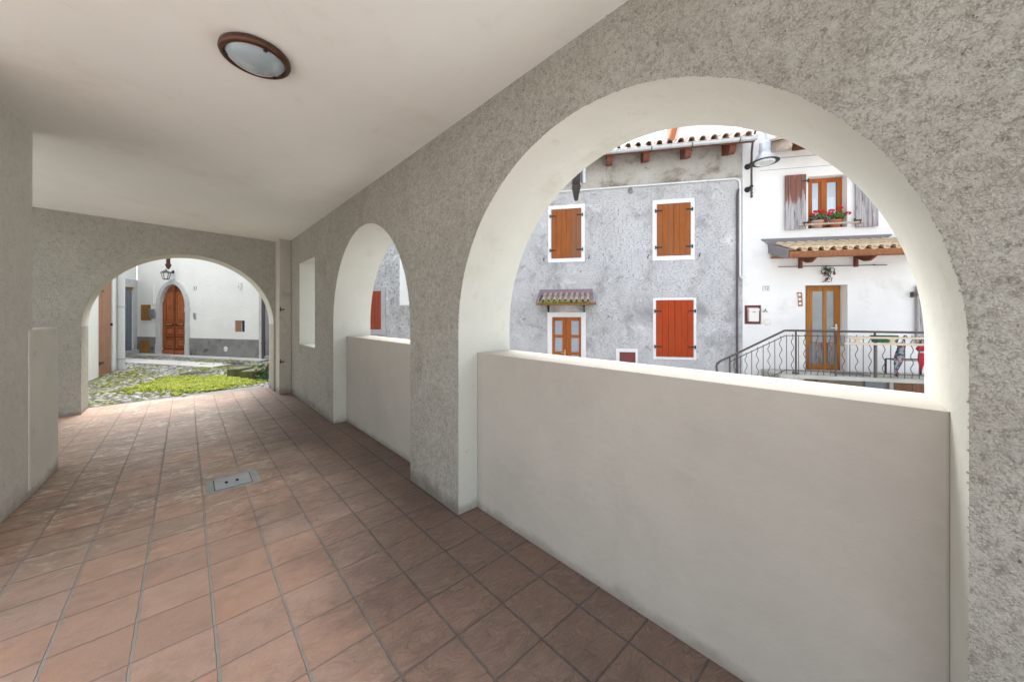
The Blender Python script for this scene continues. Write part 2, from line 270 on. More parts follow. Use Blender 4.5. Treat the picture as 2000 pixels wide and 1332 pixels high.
# ------------------------------------------------------------------ mesh building
class MB:
    def __init__(s): s.v = []; s.f = []; s.mi = []; s.sm = []
    def face(s, pts, mi=0, sm=False):
        b = len(s.v); s.v += [tuple(p) for p in pts]; s.f.append(tuple(range(b, b+len(pts)))); s.mi.append(mi); s.sm.append(sm)
    def mesh(s, vs, fs, mi=0, sm=False):
        b = len(s.v); s.v += [tuple(p) for p in vs]
        for f in fs: s.f.append(tuple(b+i for i in f)); s.mi.append(mi); s.sm.append(sm)
        return s
    def box(s, x0, x1, y0, y1, z0, z1, mi=0):
        vs = [(x, y, z) for z in (z0, z1) for y in (y0, y1) for x in (x0, x1)]
        return s.mesh(vs, [(0, 2, 3, 1), (4, 5, 7, 6), (0, 1, 5, 4), (2, 6, 7, 3), (0, 4, 6, 2), (1, 3, 7, 5)], mi)
    def prism(s, poly, axis, a, b, mi=0, sm=False):
        """poly: 2-D outline in the other two axes (in xyz order); extruded along axis from a to b"""
        def P(q, w):
            l = list(q); l.insert(axis, w); return tuple(l)
        n = len(poly); vs = [P(q, a) for q in poly]+[P(q, b) for q in poly]
        s.mesh(vs, [tuple(range(n))[::-1], tuple(range(n, 2*n))], mi)
        s.mesh(vs, [(i, (i+1) % n, n+(i+1) % n, n+i) for i in range(n)], mi, sm); return s
    def tube(s, pts, r, n=8, mi=0, closed=False):
        P = [Vector(p) for p in pts]; R = r if isinstance(r, (list, tuple)) else [r]*len(P); vs = []; up = None
        for i, p in enumerate(P):
            d = (P[min(i+1, len(P)-1)]-P[max(i-1, 0)]).normalized()
            if up is None: up = Vector((0, 0, 1)) if abs(d.z) < .9 else Vector((1, 0, 0))
            a = d.cross(up).normalized(); up = a.cross(d).normalized()
            vs += [p+(a*math.cos(k*2*PI/n)+up*math.sin(k*2*PI/n))*R[i] for k in range(n)]
        fs = [(i*n+k, i*n+(k+1) % n, (i+1)*n+(k+1) % n, (i+1)*n+k) for i in range(len(P)-1) for k in range(n)]
        s.mesh(vs, fs, mi, True); m = len(P)-1
        s.mesh(vs[:n], [tuple(range(n))[::-1]], mi); s.mesh(vs[m*n:], [tuple(range(n))], mi); return s
    def lathe(s, prof, c=(0, 0, 0), n=24, mi=0, axis=2):
        vs = []
        for r, h in prof:
            for k in range(n):
                a = 2*PI*k/n; x, y = r*math.cos(a), r*math.sin(a)
                vs.append({2: (c[0]+x, c[1]+y, c[2]+h), 1: (c[0]+x, c[1]+h, c[2]+y), 0: (c[0]+h, c[1]+x, c[2]+y)}[axis])
        m = len(prof)
        return s.mesh(vs, [(i*n+k, i*n+(k+1) % n, (i+1)*n+(k+1) % n, (i+1)*n+k) for i in range(m-1) for k in range(n)], mi, True)
    def ball(s, c, r, jit=0., sq=(1, 1, 1), mi=0, lv=0):
        t = (1+5**.5)/2
        vs = [Vector(p).normalized() for p in [(-1, t, 0), (1, t, 0), (-1, -t, 0), (1, -t, 0), (0, -1, t), (0, 1, t), (0, -1, -t), (0, 1, -t), (t, 0, -1), (t, 0, 1), (-t, 0, -1), (-t, 0, 1)]]
        fs = [(0, 11, 5), (0, 5, 1), (0, 1, 7), (0, 7, 10), (0, 10, 11), (1, 5, 9), (5, 11, 4), (11, 10, 2), (10, 7, 6), (7, 1, 8), (3, 9, 4), (3, 4, 2), (3, 2, 6), (3, 6, 8), (3, 8, 9), (4, 9, 5), (2, 4, 11), (6, 2, 10), (8, 6, 7), (9, 8, 1)]
        for _ in range(lv):
            cache = {}; nf = []
            def mid(a, b):
                k = (min(a, b), max(a, b))
                if k not in cache: vs.append((vs[a]+vs[b]).normalized()); cache[k] = len(vs)-1
                return cache[k]
            for a, b, cc in fs:
                x, y, z = mid(a, b), mid(b, cc), mid(cc, a); nf += [(a, x, z), (b, y, x), (cc, z, y), (x, y, z)]
            fs = nf
        return s.mesh([(c[0]+p.x*r*sq[0]*(1+random.uniform(-jit, jit)), c[1]+p.y*r*sq[1]*(1+random.uniform(-jit, jit)), c[2]+p.z*r*sq[2]*(1+random.uniform(-jit, jit))) for p in vs], fs, mi, True)
    def leaf(s, p, r, mi=0):
        d = Vector((random.gauss(0, 1), random.gauss(0, 1), random.gauss(.4, .8))).normalized(); u = d.orthogonal().normalized(); u.rotate(Matrix.Rotation(random.uniform(0, 6.28), 3, d)); w = d.cross(u); p = Vector(p)
        s.mesh([p-u*r, p+w*r*.5+d*r*.15, p+u*r, p-w*r*.5+d*r*.15], [(0, 1, 2), (0, 2, 3)], mi)

def link(name, mb, mats, parent=None, off=(0, 0, 0), bevel=0., world=None):
    me = bpy.data.meshes.new(name); o = Vector(off)
    me.from_pydata([tuple(Vector(p)-o) for p in mb.v], [], mb.f)
    for m in (mats if isinstance(mats, (list, tuple)) else [mats]): me.materials.append(M[m])
    me.polygons.foreach_set('material_index', mb.mi); me.polygons.foreach_set('use_smooth', mb.sm); me.update()
    ob = bpy.data.objects.new(name, me); COL.objects.link(ob)
    if parent: ob.parent = parent
    if world is not None: ob.matrix_world = world
    if bevel:
        b = ob.modifiers.new('edge', 'BEVEL'); b.width = bevel; b.segments = 2; b.limit_method = 'ANGLE'; b.angle_limit = .6
    return ob
class Frame:
    """x along the facade to the right, y into the wall (negative = towards the street), z up"""
    def __init__(s, P, d): s.P = Vector((*P, 0)); s.a = math.atan2(d[1], d[0]); s.m = Matrix.Translation(s.P) @ Matrix.Rotation(s.a, 4, 'Z')
WORLD = Frame((0, 0), (1, 0))
class Thing:
    def __init__(s, name, label, cat, fr=WORLD, loc=(0, 0, 0), group=None, kind='thing'):
        s.off = loc; s.o = bpy.data.objects.new(name, None); COL.objects.link(s.o); s.o.empty_display_size = .1
        s.o.matrix_world = fr.m @ Matrix.Translation(Vector(loc)); s.o['label'] = label; s.o['category'] = cat; s.o['kind'] = kind
        if group: s.o['group'] = group
    def part(s, name, mb, mats, parent=None, bevel=0., label=None):
        ob = link(name, mb, mats, parent or s.o, s.off, bevel)
        if label: ob['label'] = label
        return ob
def solo(name, mb, mats, label, cat, fr=WORLD, loc=(0, 0, 0), group=None, bevel=0., kind='thing'):
    ob = link(name, mb, mats, None, loc, bevel, fr.m @ Matrix.Translation(Vector(loc)))
    ob['label'] = label; ob['category'] = cat; ob['kind'] = kind
    if group: ob['group'] = group
    return ob
def structure(name, mb, mats, kind='structure', label=None, bevel=0.):
    ob = link(name, mb, mats, bevel=bevel); ob['kind'] = kind
    if label: ob['label'] = label
    return ob

def arched_wall(u0, u1, z0, ztop, ops, d0, d1, fmap, lumps=None):
    """vertical-strip wall with openings that do not overlap along u; mats: 0 front, 1 reveals, 2 back"""
    mb = MB(); us = {u0, u1}
    def zt(op, u):
        if op['k'] == 'rect': return op['zt']
        c = (op['u0']+op['u1'])/2; r = (op['u1']-op['u0'])/2; h = op.get('h', r)
        return op['zs']+h*math.sqrt(max(0, 1-((u-c)/r)**2))
    for op in ops:
        if op['k'] == 'rect': us |= {op['u0'], op['u1']}
        else:
            c = (op['u0']+op['u1'])/2; r = (op['u1']-op['u0'])/2
            us |= {round(c-r*math.cos(PI*i/op.get('n', 160)), 6) for i in range(op.get('n', 160)+1)}
    us = sorted(us); ZT = ztop if callable(ztop) else (lambda u: ztop)
    def splay(op, u):
        f = (u-op['u0'])/(op['u1']-op['u0']); return op.get('o0', op['u0'])*(1-f)+op.get('o1', op['u1'])*f
    rev = []
    for a, b in zip(us[:-1], us[1:]):
        op = next((o for o in ops if o['u0']-1e-6 <= a and b <= o['u1']+1e-6), None)
        def quad(p, q, r, s, flip=0):
            for d, mi in ((d0, 0), (d1, 2)):
                pts = [fmap(x, d, z) for x, z in (p, q, r, s)]; mb.face(pts if d == d0 else pts[::-1], mi)
        if not op: quad((a, z0), (b, z0), (b, ZT(b)), (a, ZT(a)))
        else:
            if op['zb'] > z0:
                quad((a, z0), (b, z0), (b, op['zb']), (a, op['zb'])); mb.face([fmap(a, d0, op['zb']), fmap(b, d0, op['zb']), fmap(b, d1, op['zb']), fmap(a, d1, op['zb'])], 1)
            za, zb_ = zt(op, a), zt(op, b); S_ = lambda u: splay(op, u)
            mb.face([fmap(a, d0, za), fmap(b, d0, zb_), fmap(b, d0, ZT(b)), fmap(a, d0, ZT(a))], 0)
            mb.face([fmap(S_(a), d1, za), fmap(S_(b), d1, zb_), fmap(S_(b), d1, ZT(b)), fmap(S_(a), d1, ZT(a))][::-1], 2)
            rev.append(((a, za), (b, zb_), S_(a), S_(b)))
        mb.face([fmap(a, d0, ZT(a)), fmap(b, d0, ZT(b)), fmap(b, d1, ZT(b)), fmap(a, d1, ZT(a))], 2)
    for op in ops:
        for u in (op['u0'], op['u1']):
            zz = op.get('zs', op.get('zt')); v = splay(op, u); mb.face([fmap(u, d0, op['zb']), fmap(v, d1, op['zb']), fmap(v, d1, zz), fmap(u, d0, zz)], op.get('jm', 1))
            if v != u: mb.face([fmap(u, d1, op['zb']), fmap(v, d1, op['zb']), fmap(v, d1, ZT(u)), fmap(u, d1, ZT(u))], 2)
    # the soffits share their vertices so that they shade as one smooth curve
    for op in ops:
        q = [r for r in rev if op['u0']-1e-6 <= r[0][0] <= op['u1']+1e-6 and r[1][0] <= op['u1']+1e-6]
        if not q: continue
        vs = [fmap(r[0][0], d0, r[0][1]) for r in q]+[fmap(q[-1][1][0], d0, q[-1][1][1])]+[fmap(r[2], d1, r[0][1]) for r in q]+[fmap(q[-1][3], d1, q[-1][1][1])]
        m = len(q)+1; mb.mesh(vs, [(k, k+1, m+k+1, m+k) for k in range(m-1)], 1, op['k'] == 'arch')
    for u in (u0, u1): mb.face([fmap(u, d0, z0), fmap(u, d1, z0), fmap(u, d1, ZT(u)), fmap(u, d0, ZT(u))], 0)
    if lumps:   # roughcast grains that stand proud along the arrises of the arches
        st, r = lumps
        for op in ops:
            if op['k'] == 'rect': continue
            c = (op['u0']+op['u1'])/2; R = (op['u1']-op['u0'])/2; pts = []
            n = int(PI*R/st); pts += [(c-R*math.cos(PI*i/n), op['zs']+op.get('h', R)*math.sin(PI*i/n)) for i in range(n)]
            for u in (op['u0'], op['u1']): pts += [(u, op['zb']+i*st) for i in range(int((op['zs']-op['zb'])/st))]
            for u, z in pts:
                if random.random() < (.6 if z > op['zs'] else .3): mb.ball(fmap(u+random.uniform(-r, r)*.6, d0+random.uniform(-.5, .3)*r*(1 if d1 > d0 else -1), z+random.uniform(-r, r)*.6), r*random.uniform(.35, 1.25), .4)
    return mb

def holed(mb, x0, x1, z0, z1, y0, y1, holes, mi=0):
    """solid wall slab with rectangular openings cut right through"""
    xs = sorted({x0, x1, *[h[0] for h in holes], *[h[1] for h in holes]}); zs = sorted({z0, z1, *[h[2] for h in holes], *[h[3] for h in holes]})
    inh = lambda x, z: any(h[0] < x < h[1] and h[2] < z < h[3] for h in holes)
    for a, b in zip(xs, xs[1:]):
        for c, d in zip(zs, zs[1:]):
            if inh((a+b)/2, (c+d)/2): continue
            mb.face([(a, y0, c), (b, y0, c), (b, y0, d), (a, y0, d)], mi); mb.face([(a, y1, d), (b, y1, d), (b, y1, c), (a, y1, c)], mi)
    for h in holes+[(x0, x1, z0, z1)]:
        for p, q in (((h[0], h[2]), (h[1], h[2])), ((h[1], h[2]), (h[1], h[3])), ((h[1], h[3]), (h[0], h[3])), ((h[0], h[3]), (h[0], h[2]))):
            mb.face([(p[0], y0, p[1]), (q[0], y0, q[1]), (q[0], y1, q[1]), (p[0], y1, p[1])], mi)
    return mb
def ring(mb, x0, x1, z0, z1, y0, y1, w, bottom=True, mi=0, wb=None):
    """rectangular frame of board width w; outer edge given; mitre-free, butted"""
    wb = w if wb is None else wb
    mb.box(x0, x0+w, y0, y1, z0, z1, mi); mb.box(x1-w, x1, y0, y1, z0, z1, mi); mb.box(x0+w, x1-w, y0, y1, z1-w, z1, mi)
    if bottom: mb.box(x0+w, x1-w, y0, y1, z0, z0+wb, mi)
    return mb
def planks(mb, x0, x1, z0, z1, y0, y1, n, gap=.003, mi=0):
    w = (x1-x0)/n
    for i in range(n):
        j = random.uniform(-.0015, .0015); mb.box(x0+i*w+gap/2, x0+(i+1)*w-gap/2, y0+j, y1, z0, z1, mi)
    mb.box(x0+.004, x1-.004, (y0+y1)/2, y1+.001, z0+.004, z1-.004, mi); return mb
def roof_tiles(mb, s0, s1, yb, zb, yf, zf, pitch, rows, thick=.014, cover=.62, rise=.55):
    """barrel tiles: covers over troughs, laid in overlapping rows from (yb,zb) at the wall to (yf,zf) at the eave"""
    n = max(1, round((s1-s0)/pitch)); pitch = (s1-s0)/n; L = Vector((0, yf-yb, zf-zb)); ln = L.length; d = L/ln; nrm = Vector((0, d.z, -d.y))
    if nrm.z < 0: nrm = -nrm
    base = Vector((0, yb, zb)); ov = .12*ln/rows
    for r in range(rows):
        a = base+d*(ln*r/rows-ov); b = base+d*(ln*(r+1)/rows+random.uniform(-.006, .006))
        for i in range(n):
            cx = s0+(i+.5)*pitch+random.uniform(-.006, .006)
            for kind in (0, 1):
                R0 = pitch*cover*(.5 if kind == 0 else .46); K = 8
                def arc(p, R, lift):
                    out = []
                    for k in range(K+1):
                        th = PI*k/K
                        if kind == 0: out.append(p+Vector((cx-R*math.cos(th)-p.x, 0, 0))+nrm*(R*rise*2*math.sin(th)*.9+lift))
                        else: out.append(p+Vector((cx+pitch/2-R*math.cos(th)-p.x, 0, 0))+nrm*(-R*rise*math.sin(th)+lift*.5))
                    return out
                A = arc(a, R0*.86, .0); B = arc(b, R0, .016); A2 = arc(a, R0*.86-thick, -.002); B2 = arc(b, R0-thick, .016-(thick*.0))
                m = K+1; vs = A+B+A2+B2; fs = []
                for k in range(K): fs += [(k, k+1, m+k+1, m+k), (2*m+k+1, 2*m+k, 3*m+k, 3*m+k+1)]
                mb.mesh(vs, fs, 0, True); mb.mesh(vs, [(m+k, m+k+1, 3*m+k+1, 3*m+k) for k in range(K)], 0)
    return mb
def hinge(mb, x0, x1, z, y, side):
    mb.box(min(x0, x1), max(x0, x1), y-.006, y, z-.016, z+.016); mb.box(x0-.012, x0+.012, y-.018, y+.004, z-.04, z+.04)
    return mb
def textmesh(body, size, depth=.002):
    cu = bpy.data.curves.new('lettering', 'FONT'); cu.body = body; cu.size = size; cu.extrude = depth; cu.offset = size*.012; cu.align_x = 'CENTER'; cu.align_y = 'CENTER'
    ob = bpy.data.objects.new('lettering', cu); COL.objects.link(ob); bpy.context.view_layer.update()
    me = bpy.data.meshes.new_from_object(ob.evaluated_get(bpy.context.evaluated_depsgraph_get())); COL.objects.unlink(ob); bpy.data.objects.remove(ob)
    mb = MB(); mb.mesh([(v.co.x, -v.co.z, v.co.y) for v in me.vertices], [tuple(p.vertices) for p in me.polygons]); return mb
def shifted(mb, d):
    mb.v = [(p[0]+d[0], p[1]+d[1], p[2]+d[2]) for p in mb.v]; return mb

# ------------------------------------------------------------------ camera
cam = bpy.data.cameras.new('camera'); co = bpy.data.objects.new('camera', cam); COL.objects.link(co); S.camera = co
co.location = (0, 0, 1.5); co.rotation_euler = (PI/2, 0, -math.atan2(.67515, .73768))
cam.sensor_width = 36; cam.lens = 696/2000*36; cam.shift_y = -49/2000; cam.clip_start = .05; cam.clip_end = 600

# ------------------------------------------------------------------ frames of the facades
FA = Frame((9.217, 2.409), (.574042, -.818826))     # grey and white houses across the lane
FW = Frame((-.237, 17.026), (.510514, -.859870))    # house beyond the end arch
def height(x, y):
    t = -((x+.237)*.85987+(y-17.026)*.510514)
    h = -.02+.16*max(0., min(1., 1-t/5.5))
    if y < 8.95 and x < 2.04: return -.07
    k = max(0., min(1., (x-2.1)/2.4))*max(0., min(1., (12.-y)/4.)); k = k*k*(3-2*k)
    return h*(1-k)-.55*k
# ------------------------------------------------------------------ ground and passage
mb = MB()
xs = [-150, -60, -25, -12, -8, -6, -5, -4, -3.5]+[-3+.25*i for i in range(25)]+[3.5, 4, 4.5, 5, 6, 7, 8, 9, 10, 12, 16, 25, 60, 150]
ys = [-150, -60, -25, -12, -8, -6, -4, -2, 0, 2, 4, 6, 7, 8, 8.6, 8.93, 8.96]+[9.2+.25*i for i in range(40)]+[20, 21, 23, 26, 32, 60, 150]
mb.mesh([(x, y, height(x, y)) for y in ys for x in xs], [(j*len(xs)+i, j*len(xs)+i+1, (j+1)*len(xs)+i+1, (j+1)*len(xs)+i) for j in range(len(ys)-1) for i in range(len(xs)-1)], 0, True)
structure('ground', mb, 'ground')
CZ = lambda x, y: 2.962+.030*(1.516-x)+.002*max(0, y-4)
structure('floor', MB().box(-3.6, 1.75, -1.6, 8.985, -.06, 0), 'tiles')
b = MB(); pc = [(-1.25, -.4), (1.80, -.4), (1.80, 8.6), (-3.3, 8.6), (-3.3, 4.6), (-1.25, 4.6)]
b.mesh([(x, y, CZ(x, y)) for x, y in pc]+[(x, y, CZ(x, y)+.28) for x, y in pc], [(0, 5, 2, 1), (5, 4, 3, 2), (6, 7, 8, 11), (11, 8, 9, 10)]+[(i, (i+1) % 6, 6+(i+1) % 6, 6+i) for i in range(6)])
structure('ceiling', b, 'ceil')

# arcade wall between passage and lane (u = world Y, depth = world X)
ARC = [dict(k='arch', u0=-.120, u1=2.255, o0=-.058, o1=2.250, zb=0., zs=1.395, h=1.185, n=220), dict(k='arch', u0=3.035, u1=5.345, zb=0., zs=1.40, h=1.148, n=200, j=.006), dict(k='rect', u0=6.31, u1=7.345, zb=.992, zt=2.44)]
T = Thing('arcade_wall', 'long rough plastered wall with two big arches and a small square opening', 'arcade wall', loc=(1.75, 3.5, 0))
w = arched_wall(-1.0, 8.97, 0, 3.25, ARC, 1.516, 2.03, lambda u, d, z: (d, u, z), (.006, .0032))
random.seed(31)
def solid_at(y, z):
    for op in ARC:
        if op['u0']-.004 < y < op['u1']+.004:
            if op['k'] == 'rect': return not (op['zb'] < z < op['zt'])
            c = (op['u0']+op['u1'])/2; r = (op['u1']-op['u0'])/2
            return z > op['zs']+op['h']*math.sqrt(max(0, 1-((y-c)/r)**2))+.003
    return True
k = 0
while k < 21000:    # grains of thrown mortar standing out of the nearest stretch of wall
    y, z = random.uniform(-.32, 3.02), random.uniform(.005, 2.99)
    if not solid_at(y, z) or noise.noise(Vector((y*9, z*9, 2)))+.35*noise.noise(Vector((y*28, z*28, 5))) < random.uniform(-.7, .25): continue
    r = random.uniform(.0035, .0085); k += 1; a = [random.uniform(.7, 1.3) for _ in range(4)]; p = random.uniform(.35, .6)*r; b_ = len(w.v)
    w.mesh([(1.517, y-r*a[0], z-r*.2), (1.517, y+r*.15, z-r*a[1]), (1.517, y+r*a[2], z+r*.1), (1.517, y-r*.1, z+r*a[3]), (1.516-p, y, z)], [(1, 0, 4), (2, 1, 4), (3, 2, 4), (0, 3, 4)], 0, True)
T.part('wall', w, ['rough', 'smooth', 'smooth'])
T.part('parapet', MB().prism([(1.689, -.100), (2.028, -.058), (2.028, 2.251), (1.689, 2.254)], 2, .002, 1.212), 'parapet', bevel=.008, label='waist-high cream parapet filling the foot of the nearest large arch')
T.part('parapet', MB().box(1.689, 2.028, 3.036, 5.344, .002, 1.212), 'parapet', bevel=.008, label='cream parapet in the second, farther arch')
# end wall with arch (u = world X, depth = world Y)
T = Thing('arched_end_wall', 'rough grey wall closing the passage, with a wide arch open onto the cobbled street', 'wall', loc=(0, 8.7, 0))
w = arched_wall(-3.6, 1.515, 0, 3.25, [dict(k='arch', u0=-1.175, u1=1.285, zb=0., zs=1.335, h=1.235, n=200, jm=2)], 8.42, 8.965, lambda u, d, z: (u, d, z), (.006, .0042))
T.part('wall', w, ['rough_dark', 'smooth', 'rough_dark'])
T.part('pilaster', MB().box(1.317, 1.514, 8.03, 8.418, 0, 3.2), 'pilaster', bevel=.01)
for z in (.62, 1.62):
    h = MB(); h.tube([(1.33, 8.025, z), (1.33, 7.985, z)], .011); h.tube([(1.33, 7.985, z-.03), (1.33, 7.985, z+.05)], .009); h.box(1.325, 1.40, 8.02, 8.03, z-.012, z+.012)
    T.part('gate_hinge', h, 'iron')
# pier and low wall on the left
T = Thing('corner_pier', 'pale roughcast pier at the left edge with a low smooth block against it', 'pier', loc=(-1.2, 4.5, 0))
p = MB(); q = [(-1.03, 3.55), (-.948, 4.93), (-1.62, 4.97), (-1.62, 3.55)]
p.mesh([(x, y, 0) for x, y in q]+[(x, y, 3.2) for x, y in q], [(3, 2, 1, 0), (4, 5, 6, 7), (0, 1, 5, 4), (1, 2, 6, 5), (2, 3, 7, 6), (3, 0, 4, 7)])
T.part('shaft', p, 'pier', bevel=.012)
p = MB(); q = [(-.966, 4.82), (-.931, 5.59), (-1.26, 5.60), (-1.26, 4.975), (-.952, 4.955), (-.956, 4.82)]
q = [(-.945, 4.83), (-.922, 5.59), (-1.30, 5.60), (-1.30, 4.83)]
p.mesh([(x, y, 0) for x, y in q]+[(x, y, 1.385) for x, y in q], [(3, 2, 1, 0), (4, 5, 6, 7), (0, 1, 5, 4), (1, 2, 6, 5), (2, 3, 7, 6), (3, 0, 4, 7)])
T.part('low_wall', p, 'lowwall', bevel=.012)
# ceiling lamp
LC = (.297, 2.50); lz = CZ(*LC)
T = Thing('ceiling_lamp', 'round bronze rimmed lamp with bluish opal glass on the white ceiling', 'ceiling light', loc=(*LC, lz))
T.part('rim', MB().lathe([(.150, 0), (.168, -.004), (.172, -.022), (.166, -.036), (.155, -.042), (.145, -.040), (.141, -.030), (.139, 0)], (*LC, lz), 56), 'bronze')
T.part('glass', MB().lathe([(.142, -.030), (.126, -.048), (.100, -.062), (.06, -.073), (.03, -.077), (.0005, -.078)], (*LC, lz), 56), 'opal')
for a in (.75, 2.85, 4.9):
    c = (LC[0]+.141*math.cos(a), LC[1]+.141*math.sin(a)); b = MB(); b.ball((c[0], c[1], lz-.043), .011, 0, (1, 1, .7), lv=1); b.tube([(c[0], c[1], lz-.02), (c[0], c[1], lz-.04)], .004)
    T.part('clip', b, 'black')
# inspection cover
T = Thing('inspection_cover', 'grey cement cover with two black finger slots set in the floor tiles', 'floor cover', loc=(.32, 4.09, 0))
b = MB(); holed(b, .128, .505, -4.275, -3.915, 0, .003, []); b.v = [(x, -z, .0035-y) for x, y, z in b.v]
b = MB(); n = 14
outl = []
for i in range(40):
    a = i/40*4; k = int(a); f = a-k; cs = [(.128, 3.915), (.505, 3.925), (.508, 4.265), (.128, 4.275)]; p0, p1 = cs[k], cs[(k+1) % 4]
    j = .004*noise.noise(Vector((i*1.7, 0, 0))); outl.append((p0[0]+(p1[0]-p0[0])*f+j, p0[1]+(p1[1]-p0[1])*f-j))
b.prism(outl, 2, .0005, .004); T.part('surround', b, 'coverring')
T.part('gap', MB().box(.181, .447, 3.957, 4.223, .0042, .0052), 'darkhole')
T.part('cover', MB().box(.186, .442, 3.962, 4.218, .0045, .010), 'cover', bevel=.002)
for x in (.268, .345):
    T.part('finger_slot', MB().prism([(x+.011*math.cos(a), 4.085+(.018 if math.sin(a) > 0 else -.018)+.011*math.sin(a)) for a in [2*PI*i/16 for i in range(16)]], 2, .0102, .0108), 'darkhole')

# ------------------------------------------------------------------ grey house
def shutter_window(T, x0, x1, z0, z1, fx0, fx1, fz0, fz1, m, npl, hz, catches=True, outside=True, mt='whitetrim'):
    b = MB()
    b.box(fx0, x0, -.014, .03, fz0, fz1); b.box(x1, fx1, -.014, .03, fz0, fz1); b.box(x0, x1, -.014, .03, z1, fz1); b.box(x0, x1, -.014, .03, fz0, z0)
    w = T.part('window', b, mt, bevel=.004)
    xm = (x0+x1)/2
    for a, c in ((x0+.004, xm-.003), (xm+.003, x1-.004)):
        T.part('shutter', planks(MB(), a, c, z0+.004, z1-.004, -.030, .004, npl), m, w, bevel=.002)
    for z in hz:
        for xe, d in ((x0, 1), (x1, -1)):
            h = MB(); hinge(h, xe-d*.03, xe+d*.12 if not outside else xe+d*.11, z, -.0305, d); T.part('hinge', h, 'black', w)
    if catches:
        for xe in (fx0-.105, fx1+.10):
            h = MB(); h.tube([(xe, 0, z0-.0), (xe, -.03, z0-.0), (xe+.012, -.045, z0+.035), (xe-.01, -.04, z0-.05)], .009, 6); T.part('shutter_catch', h, 'black', w)
    return w
T = Thing('grey_house', 'old grey rendered two-storey house with orange-brown shutters across the lane', 'house', FA, (-3., 0, -.6))
gw = MB(); holed(gw, -5.9, -.002, -.65, 4.60, .0, .5, [(-4.267, -3.556, -.64, 1.469), (-2.651, -2.284, .10, .634)])
gw.box(-5.9, -.002, .0, .5, 4.60, 5.372, 1); gw.box(-5.9, -.002, .5, 5.5, -.65, 5.3)
T.part('wall', gw, ['grey', 'eaveband'])
shutter_window(T, -4.287, -3.552, 2.93, 4.15, -4.372, -3.467, 2.834, 4.25, 'shutter', 3, (3.98, 3.13))
shutter_window(T, -1.806, -1.072, 2.902, 4.118, -1.903, -.99, 2.80, 4.218, 'shutter', 3, (3.955, 3.10))
shutter_window(T, -1.824, -1.012, .545, 1.866, -1.89, -.952, .485, 1.924, 'shutter_red', 3, (1.61, .78), False, False)
# glazed double door
d = T.part('door', MB().box(-4.26, -3.56, .05, .09, -.62, 1.465), 'darkhole')
b = MB(); b.box(-4.387, -4.267, -.014, .03, -.64, 1.59); b.box(-3.556, -3.44, -.014, .03, -.64, 1.59); b.box(-4.267, -3.556, -.014, .03, 1.469, 1.59); T.part('surround', b, 'whitetrim', d, .004)
for x0, x1 in ((-4.264, -3.925), (-3.919, -3.559)):
    b = MB(); z = [-.6, .45, .52, .92, .61, 1.0, 1.03, 1.37, 1.466]
    b.box(x0, x0+.062, .0, .045, -.62, 1.466); b.box(x1-.085 if x0 < -4 else x1-.05, x1, .0, .045, -.62, 1.466)
    if x0 > -4: b.box(x0+.062, x0+.122, .002, .045, -.62, 1.466)
    a0 = x0+(.062 if x0 < -4 else .122); a1 = x1-(.085 if x0 < -4 else .05)
    for c0, c1 in ((-.62, -.42), (.09, .155), (.53, .607), (.955, 1.028), (1.375, 1.466)): b.box(a0, a1, .003, .042, c0, c1)
    T.part('leaf', b, 'doorwood', d, .003)
    T.part('pane', MB().box(a0, a1, .018, .026, -.42, 1.375), 'frost', d)
h = MB(); h.box(-3.965, -3.938, -.012, 0, .47, .66); h.tube([(-3.952, -.01, .585), (-3.952, -.05, .585), (-4.05, -.05, .59)], .009); T.part('handle', h, 'brass', d, .002)
# small canopy over it
c = T.part('canopy', MB().box(-4.56, -3.24, -.47, -.02, 1.762, 1.80), 'soffit')
c_t = MB(); roof_tiles(c_t, -4.49, -3.32, -.02, 2.05, -.50, 1.845, .128, 2, cover=.66); T.part('roof_tiles', c_t, 'tilegrey', c)
b = MB(); b.box(-4.585, -3.275, -.022, 0, 2.055, 2.158); b.prism([(-.022, 2.055), (-.022, 2.062), (-.15, 2.015), (-.15, 2.008)], 0, -4.60, -3.262)
for x in (-4.60, -3.335): b.prism([(-.022, 2.02), (-.022, 2.075), (-.505, 1.868), (-.505, 1.80)], 0, x, x+.072)
T.part('flashing', b, 'flash', c, .002)
b = MB(); b.box(-4.60, -3.206, -.505, -.465, 1.752, 1.80)
for x in (-4.598, -3.222): b.box(x, x+.016, -.46, -.02, 1.765, 1.83)
T.part('fascia', b, 'soffit', c, .003)
for x in (-4.375, -3.50):
    b = MB(); b.box(x, x+.034, -.03, 0, 1.59, 1.762); b.prism([(-.03, 1.72), (-.40, 1.762), (-.03, 1.762)], 0, x+.004, x+.030); b.prism([(0, 1.60), (-.03, 1.60), (-.30, 1.758), (-.24, 1.76)], 0, x+.008, x+.026); T.part('bracket', b, 'black', c)
b = MB()
for i in range(260):
    s = random.choice([-4.52, -4.38, -4.27, -4.26, -4.13, -4.00, -3.86, -3.6, -3.36]) if random.random() < .8 else random.uniform(-4.5, -3.3)
    q = random.random()**2*.2; b.ball((s+random.gauss(0, .03), -.515+q, 1.82+q*.42+random.uniform(-.025, .02)), random.uniform(.008, .022), .3)
T.part('moss', b, 'mossy', c)
# meter hatch
h = T.part('hatch', MB().box(-2.65, -2.285, .004, .03, .16, .634), 'maroon')
b = MB(); b.box(-2.735, -2.651, -.014, .03, .10, .722); b.box(-2.284, -2.232, -.014, .03, .10, .722); b.box(-2.651, -2.284, -.014, .03, .634, .722); T.part('surround', b, 'whitetrim', h, .004)
